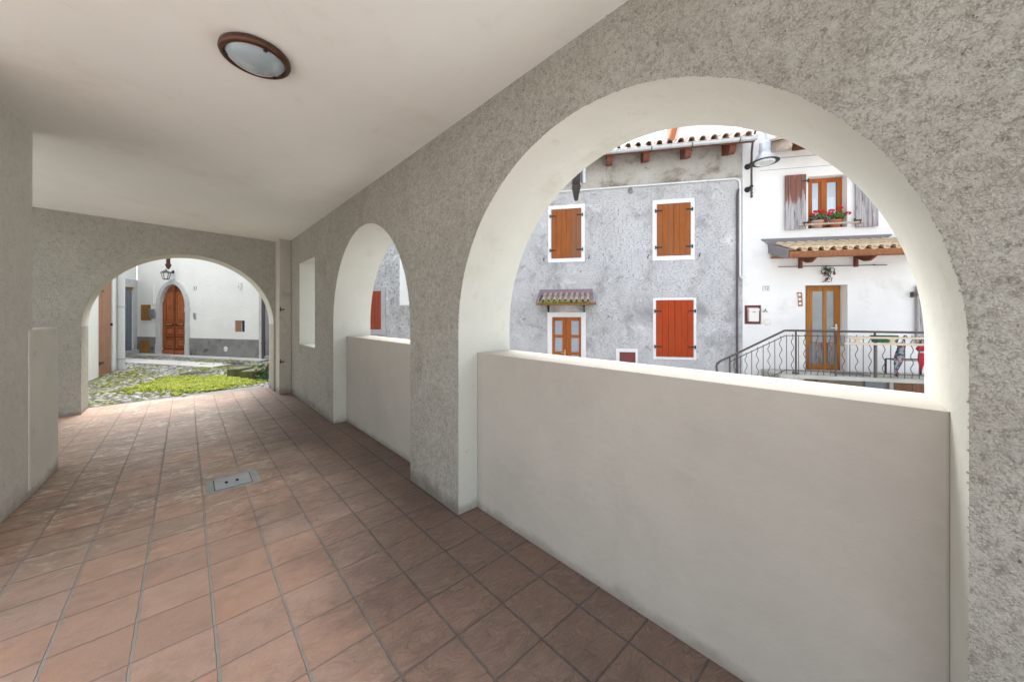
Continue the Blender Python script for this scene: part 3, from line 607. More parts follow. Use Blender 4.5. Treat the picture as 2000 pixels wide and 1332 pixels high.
# eaves, roof and gutter
r = MB(); roof_tiles(r, -5.9, .0, .0, 5.50, -.62, 5.262, .215, 2, cover=.62); r.prism([(-.56, 5.20), (-.56, 5.225), (5.5, 7.55), (5.5, 7.50)], 0, -5.9, -.0)
ro = T.part('roof', r, 'tilered')
b = MB(); b.prism([(-.52, 5.165), (-.52, 5.195), (0., 5.405), (0., 5.375)], 0, -5.9, -.002); b.box(-5.9, .03, -.545, -.52, 5.14, 5.20); T.part('soffit', b, 'beam', ro)
for x in (-5.35, -4.5, -3.68, -2.90, -2.10, -1.235, -.36):
    b = MB(); b.prism([(.0, 5.12), (-.36, 4.995), (-.43, 5.01), (-.50, 5.075), (-.50, 5.175), (0, 5.37)], 0, x-.065, x+.065); T.part('rafter', b, 'beam', ro, .004)
b = MB(); n = 10; pr = [(-.61+.062*math.cos(PI+PI*i/n), 5.205+.062*math.sin(PI+PI*i/n)) for i in range(n+1)]; pr2 = [(-.61+.057*math.cos(PI+PI*i/n), 5.205+.057*math.sin(PI+PI*i/n)) for i in range(n, -1, -1)]
b.prism(pr+pr2, 0, -5.9, .045, sm=True); b.tube([(-5.9, -.672, 5.206), (.045, -.672, 5.206)], .008)
g = T.part('gutter', b, 'gutter', ro)
for x in (-2.02, -1.20, -.28): T.part('gutter_strap', MB().prism([(-.61+.066*math.cos(PI+PI*i/n), 5.205+.066*math.sin(PI+PI*i/n)) for i in range(n+1)]+[(-.61+.0625*math.cos(PI+PI*i/n), 5.205+.0625*math.sin(PI+PI*i/n)) for i in range(n, -1, -1)], 0, x-.011, x+.011), 'railiron', ro)
b = MB(); arc = [(-.17+.11*math.sin(a), -.035, 4.47+.11*math.cos(a)) for a in [PI/2*i/6 for i in range(7)]]
b.tube([(-5.9, -.035, 4.585), (-3., -.035, 4.582)]+arc+[(-.06, -.035, 2.42), (-.055, -.05, 2.37), (-.02, -.07, 2.345), (.03, -.07, 2.36)], .021, 10)
pp = T.part('waste_pipe', b, 'pipewhite')
for x in (-2.58, -1.93, -1.5, -1.12, -.72): T.part('pipe_clip', MB().box(x-.008, x+.008, -.060, 0, 4.558, 4.608), 'gutter', pp)
b = MB(); b.tube([(-.045, -.02, 4.36), (-.10, -.03, 4.31), (-.118, -.035, 4.2), (-.118, -.035, -.6)], .020, 8); T.part('downpipe', b, 'pipedark')
b = MB(); b.ball((-2.40, -.03, 4.475), .05, .3, (1, .6, 1.2), lv=1); b.box(-2.42, -2.38, -.04, .01, 4.5, 4.58); T.part('lamp_stub', b, 'plinth')

# ------------------------------------------------------------------ white house
T = Thing('white_house', 'white rendered house with weathered shutters, wooden door and tiled door canopy across the lane', 'house', FA, (1.6, 0, -.6))
ww = MB(); holed(ww, .002, 5.2, -.65, 5.45, 0., .45, [(1.275, 1.995, 3.38, 4.51), (1.225, 2.0, .30, 2.163), (.043, .378, 1.314, 1.737), (2.30, 3.6, -.65, .07)])
ww.box(.002, 5.2, .46, 5.5, -.65, 5.3); ww.box(.002, .62, .0, .45, 5.45, 6.4)
T.part('wall', ww, 'whitewall')
T.part('basement_wall', MB().box(.62, 5.2, -.018, -.002, -.65, .155), 'basement')
# window with open shutters
w = T.part('window', ring(MB(), 1.355, 1.995, 3.385, 4.505, .16, .21, .055), 'doorwood', bevel=.004)
b = MB(); b.box(1.60, 1.685, .15, .20, 3.44, 4.45); ring(b, 1.41, 1.60, 3.44, 4.45, .165, .205, .028); ring(b, 1.685, 1.94, 3.44, 4.45, .165, .205, .032); T.part('sash', b, 'doorwood', w, .003)
T.part('pane', MB().box(1.43, 1.93, .184, .190, 3.46, 4.43), 'glass', w)
b = MB(); N = 60
for zz0, zz1 in ((3.46, 4.09),):
    vs = []
    for i in range(N+1):
        x = 1.42+.52*i/N; y = .235+.012*math.sin(i*1.3)+.005*math.sin(i*3.1); vs += [(x, y, zz0), (x, y+.004, zz1)]
    b.mesh(vs, [(2*i, 2*i+2, 2*i+3, 2*i+1) for i in range(N)], 0, True)
T.part('curtain', b, 'curtain', w)
T.part('curtain_rod', MB().tube([(1.41, .235, 4.095), (1.95, .235, 4.095)], .006), 'white', w)
T.part('sill', MB().box(1.27, 2.0, -.02, .15, 3.352, 3.383), 'whitetrim', w, .004)
def open_shutter(x0, x1, z0, z1, m, n=4, up=None):
    b = planks(MB(), x0, x1, z0, z1, -.075, -.038, n, .005); mats = m
    return T.part('shutter', b, mats, w, .002)
sh = open_shutter(.815, 1.205, 3.375, 4.55, 'shutter_brown'); sh['label'] = 'peeling shutter, brown above and bare grey below'
open_shutter(2.11, 2.50, 3.362, 4.53, 'shutter_bare')
for x, s in ((1.235, -1), (2.075, 1)):
    for z in (3.50, 4.40): h = MB(); hinge(h, x, x+s*.10, z, -.08, s); T.part('hinge', h, 'iron', w)
T.part('flower_bar', MB().box(1.01, 2.22, -.165, -.14, 3.425, 3.462), 'verge', w, .003)
for x in (1.12, 2.13): T.part('bar_hook', MB().tube([(x, -.04, 3.44), (x, -.17, 3.42), (x, -.175, 3.50)], .008, 6), 'iron', w)
# second upstairs window farther right: only its shutter edge shows
b = planks(MB(), 2.985, 3.36, 3.36, 4.53, -.075, -.038, 4, .005); w2 = T.part('window', MB().box(3.40, 4.1, -.004, .0, 3.38, 4.5), 'frostdark'); T.part('shutter', b, 'shutter_bare', w2, .002)
# entrance door
d = T.part('door', ring(MB(), 1.352, 1.992, .31, 2.155, .22, .27, .055, wb=.03), 'doorhoney', bevel=.004)
b = MB()
for x0, x1 in ((1.407, 1.475), (1.675, 1.745), (1.885, 1.937)): b.box(x0, x1, .225, .262, .34, 2.10)
b.box(1.475, 1.675, .228, .26, 2.04, 2.10); b.box(1.745, 1.885, .228, .26, 2.04, 2.10); b.box(1.475, 1.675, .228, .26, .34, .92); b.box(1.745, 1.885, .228, .26, .34, .92); b.box(1.37, 1.96, .205, .222, .34, .44)
T.part('leaf', b, 'doorhoney', d, .003)
b = MB(); b.box(1.475, 1.675, .222, .234, .36, .90); b.box(1.745, 1.885, .222, .234, .36, .90); b.box(1.407, 1.475, .216, .224, .45, .88); T.part('weathered_panel', b, 'shutter_old', d, .003)
b = MB(); b.box(1.475, 1.675, .240, .248, .92, 2.04); b.box(1.745, 1.885, .240, .248, .92, 2.04); T.part('pane', b, 'frostdark', d)
h = MB(); h.box(1.905, 1.93, .208, .225, 1.12, 1.32); h.tube([(1.917, .21, 1.235), (1.917, .17, 1.235), (1.80, .17, 1.235)], .011); T.part('handle', h, 'white', d, .002)
T.part('threshold', MB().box(1.225, 2.0, -.02, .30, .285, .31), 'stonetrim', d)
# right shutter beside the balcony
w3 = T.part('window', MB().box(3.55, 4.3, -.004, .0, .9, 2.1), 'frostdark')
T.part('shutter', planks(MB(), 3.155, 3.52, .90, 2.115, -.075, -.038, 4, .005), 'shutter_bare', w3, .002)
h = MB(); hinge(h, 3.10, 3.26, 1.93, -.08, 1); h.box(3.088, 3.102, -.085, 0, 1.88, 1.99); T.part('hinge', h, 'railiron', w3)
# canopy
c = T.part('canopy', MB().box(.55, 3.3, -.76, -.02, 2.755, 2.785), 'soffit')
b = MB(); roof_tiles(b, .60, 3.30, -.02, 3.075, -.82, 2.795, .193, 3, cover=.64, rise=.5); T.part('roof_tiles', b, 'tile', c)
b = MB(); b.prism([(.362, 3.20), (.39, 3.165), (.44, 3.14), (.496, 3.075), (2.664, 3.055), (2.70, 3.12), (2.766, 3.165), (2.766, 3.19)], 1, -.025, -.0); b.prism([(-.02, 3.06), (-.02, 3.075), (-.16, 3.03), (-.16, 3.018)], 0, .50, 2.68)
b.prism([(-.02, 2.885), (-.02, 3.06), (-.82, 2.80), (-.80, 2.635)], 0, .502, .520); b.prism([(-.02, 3.055), (-.02, 3.065), (-.82, 2.81), (-.82, 2.80)], 0, .502, .60); T.part('flashing', b, 'flashgrey', c, .002)
for xx, yy, zz in ((.47, -.03, 3.12), (1.55, -.03, 3.14), (2.6, -.03, 3.13)): T.part('rivet', MB().ball((xx, yy, zz), .009), 'white', c)
b = MB(); b.box(.535, 3.3, -.815, -.775, 2.655, 2.785); b.box(.60, 3.3, -.835, -.815, 2.668, 2.70); T.part('fascia', b, 'soffit', c, .004)
for x in (1.085, 2.10):
    b = MB(); b.box(x, x+.055, -.07, 0, 2.53, 2.755); b.prism([(-.07, 2.70), (-.07, 2.745), (-.76, 2.752), (-.74, 2.715), (-.62, 2.70), (-.56, 2.66), (-.42, 2.60), (-.30, 2.61)], 0, x+.004, x+.05); T.part('bracket', b, 'beam', c, .004)
# eaves
b = MB(); b.prism([(-.66, 5.02), (-.66, 5.045), (.4, 5.45), (.4, 5.42)], 0, .62, 5.2); ro = T.part('roof', b, 'soffit')
r = MB(); roof_tiles(r, .62, 5.2, .2, 5.48, -.74, 5.12, .21, 2); r.prism([(.2, 5.4), (.2, 5.43), (5.5, 7.5), (5.5, 7.4)], 0, .62, 5.2); T.part('roof_tiles', r, 'tilered', ro)
for x in (1.02, 1.85, 2.7, 3.5): T.part('rafter', MB().prism([(.0, 5.10), (-.50, 4.915), (-.60, 4.93), (-.63, 5.0), (-.63, 5.03), (0, 5.27)], 0, x-.055, x+.055), 'soffit', ro, .004)
b = MB(); b.prism([(.05, 5.12), (-.72, 4.86), (-.76, 4.90), (-.76, 5.06), (.05, 5.36)], 0, .56, .615); b.prism([(.05, 5.36), (-.80, 5.06), (-.80, 5.10), (.05, 5.40)], 0, .50, .66); T.part('verge_board', b, 'verge', ro, .004)
b = MB(); b.box(.63, 5.2, -.016, -.002, 4.955, 4.967); b.box(.35, 5.2, -.010, -.002, 4.716, 4.724); T.part('string_course', b, 'greytrim')
# balcony slab, steps, basement
sl = T.part('balcony_slab', MB().prism([(.60, -.80), (.72, -.83), (3.35, -1.02), (3.35, -.02), (.60, -.02)], 2, .262, .332), 'concrete', bevel=.006)
b = MB()
for i in range(5):
    x1 = .60-.27*i; b.box(x1-.28, x1, -.83, -.02, -.62, .325-.165*(i)-.001*i) if i else b.box(.36, .60, -.83, -.02, .18, .325)
b.prism([(.60, .26), (.60, .05), (.74, .19), (.80, .262)], 1, -.82, -.35)
T.part('steps', b, 'concrete', bevel=.006)
b = MB(); ring(b, 1.20, 1.44, -.45, .125, -.05, -.018, .03); b.box(1.23, 1.41, -.035, -.02, -.45, .10); ring(b, 1.30, 1.37, .035, .10, -.055, -.035, .014, mi=1); T.part('basement_hatch', b, ['planks', 'beige'])
T.part('basement_door', planks(MB(), 2.78, 3.55, -.62, .155, -.055, -.019, 5, .006), 'planks')
T.part('basement_post', MB().box(2.70, 2.775, -.06, -.019, -.62, .16), 'stonetrim', bevel=.01)
T.part('grey_panel', MB().box(2.28, 2.62, -.045, -.019, -.62, .16), 'greymetal')
b = MB(); b.lathe([(.0005, -.012), (.075, -.012), (.08, 0)], (.482, 0, 1.368), 20, axis=1); b.box(.44, .525, -.028, -.01, 1.325, 1.415); T.part('switch_plate', b, 'letterbox', bevel=.004)
b = MB(); b.tube([(.39, -.02, 1.60), (.42, -.03, 1.585), (.44, -.03, 1.63), (.455, -.03, 1.66)], .007, 6); b.tube([(.44, -.03, 1.62), (.47, -.03, 1.59), (.49, -.03, 1.60)], .007, 6); T.part('cable_stub', b, 'iron')
# maroon backing of the letterbox niche
T.part('niche_panel', MB().box(.046, .375, .05, .07, 1.317, 1.734), 'maroon')

# things fixed to the white house
T = Thing('letterbox', 'cream letterbox on the maroon panel left of the white house door', 'letterbox', FA, (.215, 0, 1.375))
b = MB(); b.box(.116, .312, -.055, .05, 1.375, 1.625); T.part('body', b, 'letterbox', bevel=.008)
T.part('lid', MB().prism([(.05, 1.685), (.05, 1.63), (-.065, 1.612), (-.065, 1.64), (-.03, 1.67)], 0, .110, .318), 'letterbox', bevel=.005)
T.part('slot', MB().box(.185, .245, -.058, -.054, 1.575, 1.588), 'ink')
b = MB(); b.ball((.335, .045, 1.55), .012, 0, (1, .5, 1.3), lv=1); T.part('lock', b, 'letterbox')
T = Thing('house_number_sign', 'small white house number 12 plate with blue border beside the lamp-side wall', 'number sign', FA, (.47, 0, 2.057))
T.o['label'] = 'white plate reading 12 with blue border, above the letterbox on the white house'
T.part('plate', MB().box(.403, .539, -.010, -.001, 2.057, 2.165), 'blueink', bevel=.003); T.part('face', MB().box(.408, .534, -.0125, -.009, 2.062, 2.160), 'white')
T.part('number', shifted(textmesh('12', .098), (.471, -.0135, 2.110)), 'ink')
T = Thing('plate_board', 'narrow wooden board carrying three round white plates, left of the wooden door', 'wall board', FA, (1.115, 0, 1.705))
b = MB(); b.prism([(1.075, 2.01), (1.152, 2.01), (1.166, 1.71), (1.088, 1.705)], 1, -.02, -.001); b.box(1.062, 1.085, -.022, -.002, 1.975, 2.013); T.part('board', b, 'garage', bevel=.003)
for x, z in ((1.104, 1.958), (1.109, 1.862), (1.115, 1.768)): T.part('round_plate', MB().lathe([(.0005, -.025), (.010, -.025), (.016, -.028), (.025, -.026), (.027, -.0205)], (x, 0, z), 20, axis=1), 'white')
T = Thing('curtain_rail', 'thin dark metal rail on the wall under the large door canopy', 'rail', FA, (1.66, 0, 2.56))
T.part('rail', MB().tube([(.68, -.06, 2.572), (2.655, -.06, 2.553)], .008), 'iron')
for x in (.9, 2.45): T.part('rail_bracket', MB().tube([(x, 0, 2.57), (x, -.06, 2.57)], .006), 'iron')
T = Thing('iron_flower_ornament', 'wrought iron ornament with leaves and little red bells above the wooden door', 'wall ornament', FA, (1.61, 0, 2.22))
b = MB(); cx, cz = 1.60, 2.42
b.tube([(cx, -.02, 2.555), (cx-.01, -.04, 2.52), (cx+.02, -.04, 2.48), (cx+.08, -.05, 2.44), (cx+.05, -.05, 2.36), (cx+.01, -.05, 2.29), (cx-.02, -.05, 2.24), (cx-.08, -.04, 2.225)], .008, 6)
b.tube([(cx+.03, -.05, 2.26+.03*math.sin(a)) if 0 else (cx+.01+.045*math.cos(a), -.05, 2.265+.04*math.sin(a)) for a in [2*PI*i/14 for i in range(13)]], .007, 6)
b.tube([(cx+.09+.05*math.cos(a), -.05, 2.475+.045*math.sin(a)) for a in [PI*1.1-PI*1.5*i/12 for i in range(13)]], .007, 6)
b.tube([(cx-.06+.045*math.cos(a), -.05, 2.44+.05*math.sin(a)) for a in [PI*.3+PI*1.5*i/12 for i in range(13)]], .007, 6)
b.tube([(cx+.05, -.05, 2.36), (cx+.085, -.05, 2.29), (cx+.08, -.05, 2.235), (cx+.03, -.05, 2.222)], .006, 6)
T.part('scrollwork', b, 'iron')
b = MB()
for _ in range(90): b.leaf((cx+random.gauss(-.005, .045), -.06+random.gauss(0, .015), 2.44+random.gauss(0, .05)), random.uniform(.012, .028))
T.part('leaves', b, 'leafdark')
for x, z in ((cx-.035, 2.405), (cx+.135, 2.405), (cx+.005, 2.29)): T.part('bell', MB().lathe([(.006, .035), (.015, .025), (.018, -.01), (.022, -.03), (.0005, -.028)], (x, -.045, z), 14), 'darkred')
# geranium pots
def geranium(label, x, z0, pot, pm, seed, leafm, spread, ht, heads):
    random.seed(seed); T = Thing('flower_pot', label, 'flower pot', FA, (x, .02, z0), group='geranium pots on the upstairs window sill')
    T.part('pot', MB().lathe(pot, (x, .04, z0), 24), pm)
    b = MB(); st = MB()
    for _ in range(150):
        a = random.uniform(0, 6.28); r = spread*math.sqrt(random.random()); hh = ht*(.35+.65*random.random())*(1-.4*r/spread)
        b.leaf((x+r*math.cos(a), .03+.6*r*math.sin(a)-.02, z0+pot[-2][1]+hh), random.uniform(.018, .036))
    for hx, hz in heads: st.tube([(x+hx*.4, .03, z0+.18), (x+hx, .0, z0+hz)], .004, 5)
    T.part('foliage', b, leafm); T.part('stem', st, 'leaf')
    for hx, hz in heads:
        f = MB()
        for _ in range(34):
            v = Vector((random.gauss(0, 1), random.gauss(0, 1), random.gauss(.3, .8))).normalized()*.048; f.ball((x+hx+v.x*1.1, -.0+v.y, z0+hz+v.z*.6), random.uniform(.008, .015), .3)
        T.part('flower_head', f, 'petal')
geranium('pale clay pot of small-leaved red geraniums, the left one on the sill', 1.46, 3.386, [(.0005, 0), (.085, 0), (.105, .13), (.115, .135), (.115, .165), (.100, .165), (.0005, .14)], 'pinkpot', 3, 'leafgrey', .15, .16, [(-.03, .36), (.075, .36), (-.11, .30), (.21, .29)])
geranium('orange terracotta pot of red geraniums with broad yellow-green leaves, the right one on the sill', 1.80, 3.386, [(.0005, 0), (.07, 0), (.098, .12), (.108, .125), (.108, .16), (.094, .16), (.0005, .14)], 'terracotta', 5, 'leaf', .15, .20, [(-.09, .36), (.06, .41), (.20, .29)])
random.seed(11)
# street lamp
T = Thing('street_lamp', 'grey street lamp hanging from a curved iron wall bracket between the two houses', 'street lamp', FA, (.135, 0, 4.1))
b = MB(); b.tube([(.135, -.12, 4.14), (.135, -.12, 4.9), (.135, -.13, 5.10), (.14, -.17, 5.32), (.16, -.26, 5.52), (.19, -.38, 5.60), (.22, -.47, 5.56), (.235, -.51, 5.45)], .021, 10); b.ball((.135, -.12, 4.125), .03, lv=1); b.lathe([(.026, -.01), (.03, 0), (.026, .01)], (.135, -.12, 4.20), 12); T.part('bracket', b, 'railiron')
for z in (4.32, 4.83):
    b = MB(); b.lathe([(.0005, -.055), (.03, -.05), (.06, -.02), (.065, 0)], (.10, 0, z), 16, axis=1); b.tube([(.10, -.04, z), (.135, -.12, z+.03)], .028, 8); b.lathe([(.03, -.02), (.036, 0), (.03, .02)], (.135, -.12, z+.03), 12); T.part('wall_plate', b, 'black')
c0 = (.225, -.52, 0)
T.part('neck', MB().lathe([(.028, 5.12), (.055, 5.12), (.055, 5.14), (.042, 5.16), (.04, 5.30), (.05, 5.44), (.03, 5.46)], c0, 20), 'lampgrey')
T.part('housing', MB().lathe([(.0005, 5.12), (.09, 5.12), (.10, 5.10), (.10, 4.98), (.107, 4.97), (.107, 4.94), (.10, 4.93), (.115, 4.88), (.155, 4.82), (.185, 4.76), (.19, 4.735)], c0, 32), 'lampgrey')
T.part('brim', MB().lathe([(.17, 4.735), (.255, 4.715), (.26, 4.708), (.255, 4.703), (.165, 4.715)], c0, 40), 'black')
T.part('lens', MB().lathe([(.185, 4.735), (.178, 4.69), (.15, 4.675), (.145, 4.69), (.09, 4.685), (.0005, 4.68)], c0, 32), 'lens')
b = MB(); ring(b, .16, .29, -.585, -.455, 0, .004, .014); b.v = [(x, z, 4.676+y) for x, y, z in b.v]; T.part('lamp_bezel', b, 'gutter')

# ------------------------------------------------------------------ stair and balcony railing
T = Thing('balcony_railing', 'brown iron railing of straight and wavy bars around the steps and balcony', 'railing', FA, (1.2, -.8, -.3))
yb = lambda x: -.78-.07*max(0, x-.66)/1.0
zt = lambda x: 1.205 if x > .47 else 1.205-(.47-x)*.555
b = MB(); b.tube([(-.71, -.78, .10), (-.755, -.78, .30), (-.775, -.78, .44), (-.76, -.78, .51), (-.70, -.78, .565), (-.52, -.78, .66), (.46, -.78, 1.203), (.50, -.78, 1.207), (.664, yb(.664), 1.207), (1.6, yb(1.6), 1.20), (3.3, yb(3.3), 1.19)], .021, 8); T.part('handrail', b, 'railiron')
for z, dz in ((1.105, -.10), (.415, -.79)):
    T.part('rail', MB().tube([(-.52, -.78, zt(-.52)+dz), (.48, -.78, zt(.48)+dz), (.664, yb(.664), zt(.664)+dz), (3.3, yb(3.3), 1.195+dz)], .009, 6), 'railiron')
for x in (-.525, .664, 1.315, 1.92, 2.80):
    zb = .33 if x > .6 else -.35
    T.part('post', MB().box(x-.013, x+.013, yb(x)-.013, yb(x)+.013, zb, zt(x)-.015), 'railiron', bevel=.002)
for x, zz in ((.664, .40),): T.part('post_clamp', MB().box(x-.04, x+.04, yb(x)-.03, yb(x)+.03, zz-.05, zz-.02), 'railiron')
x = -.43; k = 0
while x < 3.2:
    if min(abs(x-p) for p in (-.525, .664, 1.315, 1.92, 2.80)) > .03:
        top = zt(x)-.085; bot = (zt(x)-.865)
        if k % 2: T.part('bar', MB().tube([(x, yb(x), bot), (x, yb(x), top)], .0065, 6), 'railiron')
        else:
            n = 22; pts = [(x+.022*math.sin(2*PI*3.4*i/n)*(1 if 1 < i < n-1 else .0), yb(x), bot+(top+.015-bot)*i/n) for i in range(n+1)]
            T.part('wavy_bar', MB().tube(pts, .0062, 6), 'railiron')
    x += .1035; k += 1
# things on the balcony
T = Thing('lattice_beam', 'long beige beam with oval openings fixed along the balcony railing', 'beam', FA, (2.2, -.95, .96))
bm = MB(); yy = -.93; xs0, xs1 = 1.41, 2.80
bm.box(xs0-.02, xs1, yy-.10, yy-.04, 1.075, 1.108); bm.box(xs0-.05, xs1-.06, yy-.10, yy-.04, .958, .995)
for x in (1.56, 2.10, 2.64):
    n = 8; L = [(x-.05-.045*(1-math.sin(PI*i/n)), .995+.08*i/n) for i in range(n+1)]; L = [(x-.028-.05*abs(2*i/n-1)**2, .995+.08*i/n) for i in range(n+1)]; R = [(2*x-a, z) for a, z in reversed(L)]
    bm.prism(L+R, 1, yy-.085, yy-.055)
T.part('beam', bm, 'beige', bevel=.004)
for x in (1.36, 2.80): T.part('fixing_bracket', MB().box(x-.03, x+.03, yy-.035, yy+.02, .93, 1.13), 'flashgrey', bevel=.004)
b = MB(); b.prism([(1.985, 1.13), (2.345, 1.13), (2.325, .99), (2.0, .99)], 1, -.80, -.66); T = solo('planter_box', b, 'greenplastic', 'green plastic flower box behind the beige beam on the railing', 'flower box', FA, (2.16, -.73, .99), bevel=.006)
def umbrella(label, mat, x0, y0, z0, x1, y1, z1, rmax, strap, prof):
    T = Thing('closed_umbrella', label, 'umbrella', FA, (x1, y1, z1), group='closed umbrellas hung on the balcony railing')
    P0, P1 = Vector((x0, y0, z0)), Vector((x1, y1, z1)); d = P1-P0
    pts = []; rad = []
    for f, r in prof: pts.append(P0+d*f); rad.append(rmax*r)
    b = MB(); b.tube(pts, rad, 14)
    c = Vector((0, 0, 0))
    for i, v in enumerate(b.v):                       # folds of the rolled cloth
        k = i % 14; f = (i//14)/len(pts); ax = P0+d*min(1, f); q = Vector(v)
        cc = pts[min(i//14, len(pts)-1)]; b.v[i] = tuple(cc+(q-cc)*(1+.22*(-1)**k))
    T.part('cloth', b, mat)
    T.part('shaft', MB().tube([P0-d*.10, P0, P1, P1+d*.06], .006, 6), 'black')
    hk = P0-d*.10; T.part('handle', MB().tube([hk+Vector((0, 0, -.02)), hk+Vector((0, 0, .05)), hk+Vector((.02, 0, .075)), hk+Vector((.045, 0, .07)), hk+Vector((.055, 0, .045))], .010, 8), 'black')
    if strap: T.part('tie', MB().tube([P0+d*strap, P0+d*(strap+.07)], rmax*.62, 14), 'tape')
umbrella('dark floral closed umbrella hanging aslant on the balcony railing', 'floral', 2.47, -.70, .99, 2.33, -.73, .40, .062, 0, [(0, .35), (.04, .7), (.2, .75), (.4, .95), (.55, .9), (.75, .6), (.93, .35), (1, .1)])
umbrella('red closed umbrella with a pale blue tie hanging upright on the balcony railing', 'redcloth', 2.755, -.70, .935, 2.765, -.70, .45, .062, .20, [(0, .55), (.06, .85), (.12, 1.), (.17, .8), (.22, .5), (.28, .5), (.36, .62), (.5, .66), (.68, .55), (.85, .25), (1, .08)])
T = Thing('low_metal_stand', 'low black metal stand on the balcony floor below the umbrellas', 'metal stand', FA, (2.7, -.6, .333))
for x in (2.43, 3.0):
    for y in (-.62, -.36): T.part('leg', MB().box(x-.012, x+.012, y-.012, y+.012, .333, .64), 'black')
T.part('top_frame', ring(MB(), 2.42, 3.01, 0, 0, 0, 0, 0) if 0 else MB().tube([(2.43, -.62, .648), (3.0, -.62, .648), (3.0, -.36, .648), (2.43, -.36, .648), (2.43, -.62, .648)], .011, 6), 'black')
solo('door_mat', MB().prism([(1.50, -.62), (1.95, -.70), (2.02, -.62), (1.98, -.40), (1.48, -.36)], 2, .333, .345), 'mat', 'dark grey door mat lying on the balcony before the wooden door', 'door mat', FA, (1.72, -.5, .333))

# ------------------------------------------------------------------ rough stone house seen through the second arch
T = Thing('stone_house', 'rough grey stone house with a brick red shutter seen through the second arch', 'house', FA, (-9., 0, -.6))
b = MB(); holed(b, -11.2, -5.905, -.65, 6., .0, .5, []); b.box(-11.2, -5.905, .5, 5, -.65, 5.8); T.part('wall', b, 'stone')
b = MB(); b.box(-9.042, -8.905, -.018, .03, 1.116, 2.31); b.box(-9.94, -9.80, -.018, .03, 1.116, 2.31); b.box(-9.80, -9.042, -.018, .03, 2.193, 2.31); b.box(-9.96, -8.885, -.03, .03, .965, 1.116); w = T.part('window', b, 'greytrim', bevel=.006)
T.part('shutter', planks(MB(), -9.80, -9.43, 1.118, 2.19, -.01, .012, 3, .006), 'shutter_brick', w, .002); T.part('shutter', planks(MB(), -9.425, -9.045, 1.118, 2.19, -.012, .012, 4, .006), 'shutter_brick', w, .002)
b = MB(); b.box(-8.19, -6.4, -.5, -.002, 1.80, 6.0); b.box(-8.20, -6.4, -.51, -.002, 1.775, 1.80); T.part('bay', b, 'wallW', bevel=.008)

# white upper house behind the grey roof
FB = Frame((14.5, 4.6), (.574042, -.818826))
T = Thing('upper_white_house', 'tall pale house rising behind the grey house roof, with a rust-coloured pipe', 'house', FB, (0, 0, -.5))
b = MB(); holed(b, -1.75, 8., -.6, 12., 0., .4, []); b.box(-1.75, 8., .4, 6, -.6, 12.); T.part('wall', b, 'backwall')
T.part('rust_pipe', MB().tube([(-1.62, -.10, 8.15), (-1.42, -.10, 8.9), (-1.2, -.10, 9.8)], .13, 12), 'copper')

# carved balcony post hanging outside the arcade
T = Thing('carved_balcony_post', 'dark carved wooden post end hanging with a grey pipe outside the near arch', 'wooden post', loc=(3.39, 2.59, 2.85))
ca, sa = math.cos(.7), math.sin(.7)
def rsq(r, z): return [(3.39+r*(ca*a-sa*c), 2.585+r*(sa*a+ca*c), z) for a, c in ((1, 1), (-1, 1), (-1, -1), (1, -1))]
b = MB(); prof = [(.012, 2.852), (.03, 2.87), (.058, 2.985), (.066, 3.01), (.058, 3.03), (.047, 3.045), (.062, 3.07), (.062, 3.9)]
vs = [p for r, z in prof for p in rsq(r*.78, z)]; n = 4
b.mesh(vs, [(i*4+k, i*4+(k+1) % 4, (i+1)*4+(k+1) % 4, (i+1)*4+k) for i in range(len(prof)-1) for k in range(4)]+[(3, 2, 1, 0)]); T.part('post', b, 'iron')
T.part('rain_pipe', MB().tube([(3.455, 2.53, 3.06), (3.455, 2.53, 3.95)], .026, 12), 'gutter')
T.part('beam', MB().box(2.03, 3.45, 2.50, 2.66, 3.9, 4.05), 'beam')

# ------------------------------------------------------------------ house beyond the end arch
T = Thing('arched_door_house', 'white house with grey plinth and carved arched wooden door beyond the end arch', 'house', FW, (0, 0, .1))
w = arched_wall(-2.113, 3.85, 0., 6.5, [dict(k='arch', u0=-.84, u1=.50, zb=.0, zs=1.80, h=.85, n=48), dict(k='rect', u0=2.758, u1=3.206, zb=.982, zt=1.35)], 0., .45, lambda u, d, z: (u, d, z))
w.box(-2.113, 3.85, .46, 6., 0, 6.4); T.part('wall', w, ['wallW', 'wallW', 'wallW'])
T.part('plinth', MB().box(-2.11, -1.01, -.022, -.002, 0, .745), 'plinth'); T.part('plinth', MB().box(.668, 3.85, -.022, -.002, 0, .742), 'plinth')
T.part('corner_strip', MB().box(3.852, 4.01, -.035, .4, 0, 6.5), 'stonetrim')
# surround of stone blocks
d = T.part('door', MB().box(-.80, .46, .121, .14, .14, 2.56), 'doorcarved')
b = MB(); xc = -.17; ro_, ri = .835, .655; ho, hi_ = .935, .80; zs = 1.80
for i in range(7):
    a0, a1 = PI*i/7+.006, PI*(i+1)/7-.006; K = 6; out = [(xc-ro_*math.cos(a0+(a1-a0)*k/K), zs+ho*math.sin(a0+(a1-a0)*k/K)) for k in range(K+1)]; inn = [(xc-ri*math.cos(a0+(a1-a0)*k/K), zs+hi_*math.sin(a0+(a1-a0)*k/K)) for k in range(K, -1, -1)]
    b.prism(out+inn, 1, -.05, .30)
for s in (-1, 1):
    for z0, z1, e in ((.10, .50, .018), (.505, 1.62, 0), (1.625, 1.795, .022)):
        x0, x1 = sorted((xc+s*ri, xc+s*(ro_+e))); b.box(x0, x1, -.05-e*.5, .30, z0, z1)
b.box(xc-.10, xc+.09, -.065, .05, 2.66, 2.765); T.part('surround', b, 'stonetrim', d, .004)
T.part('threshold', MB().box(xc-.66, xc+.66, -.03, .32, .02, .155), 'stonetrim', d)
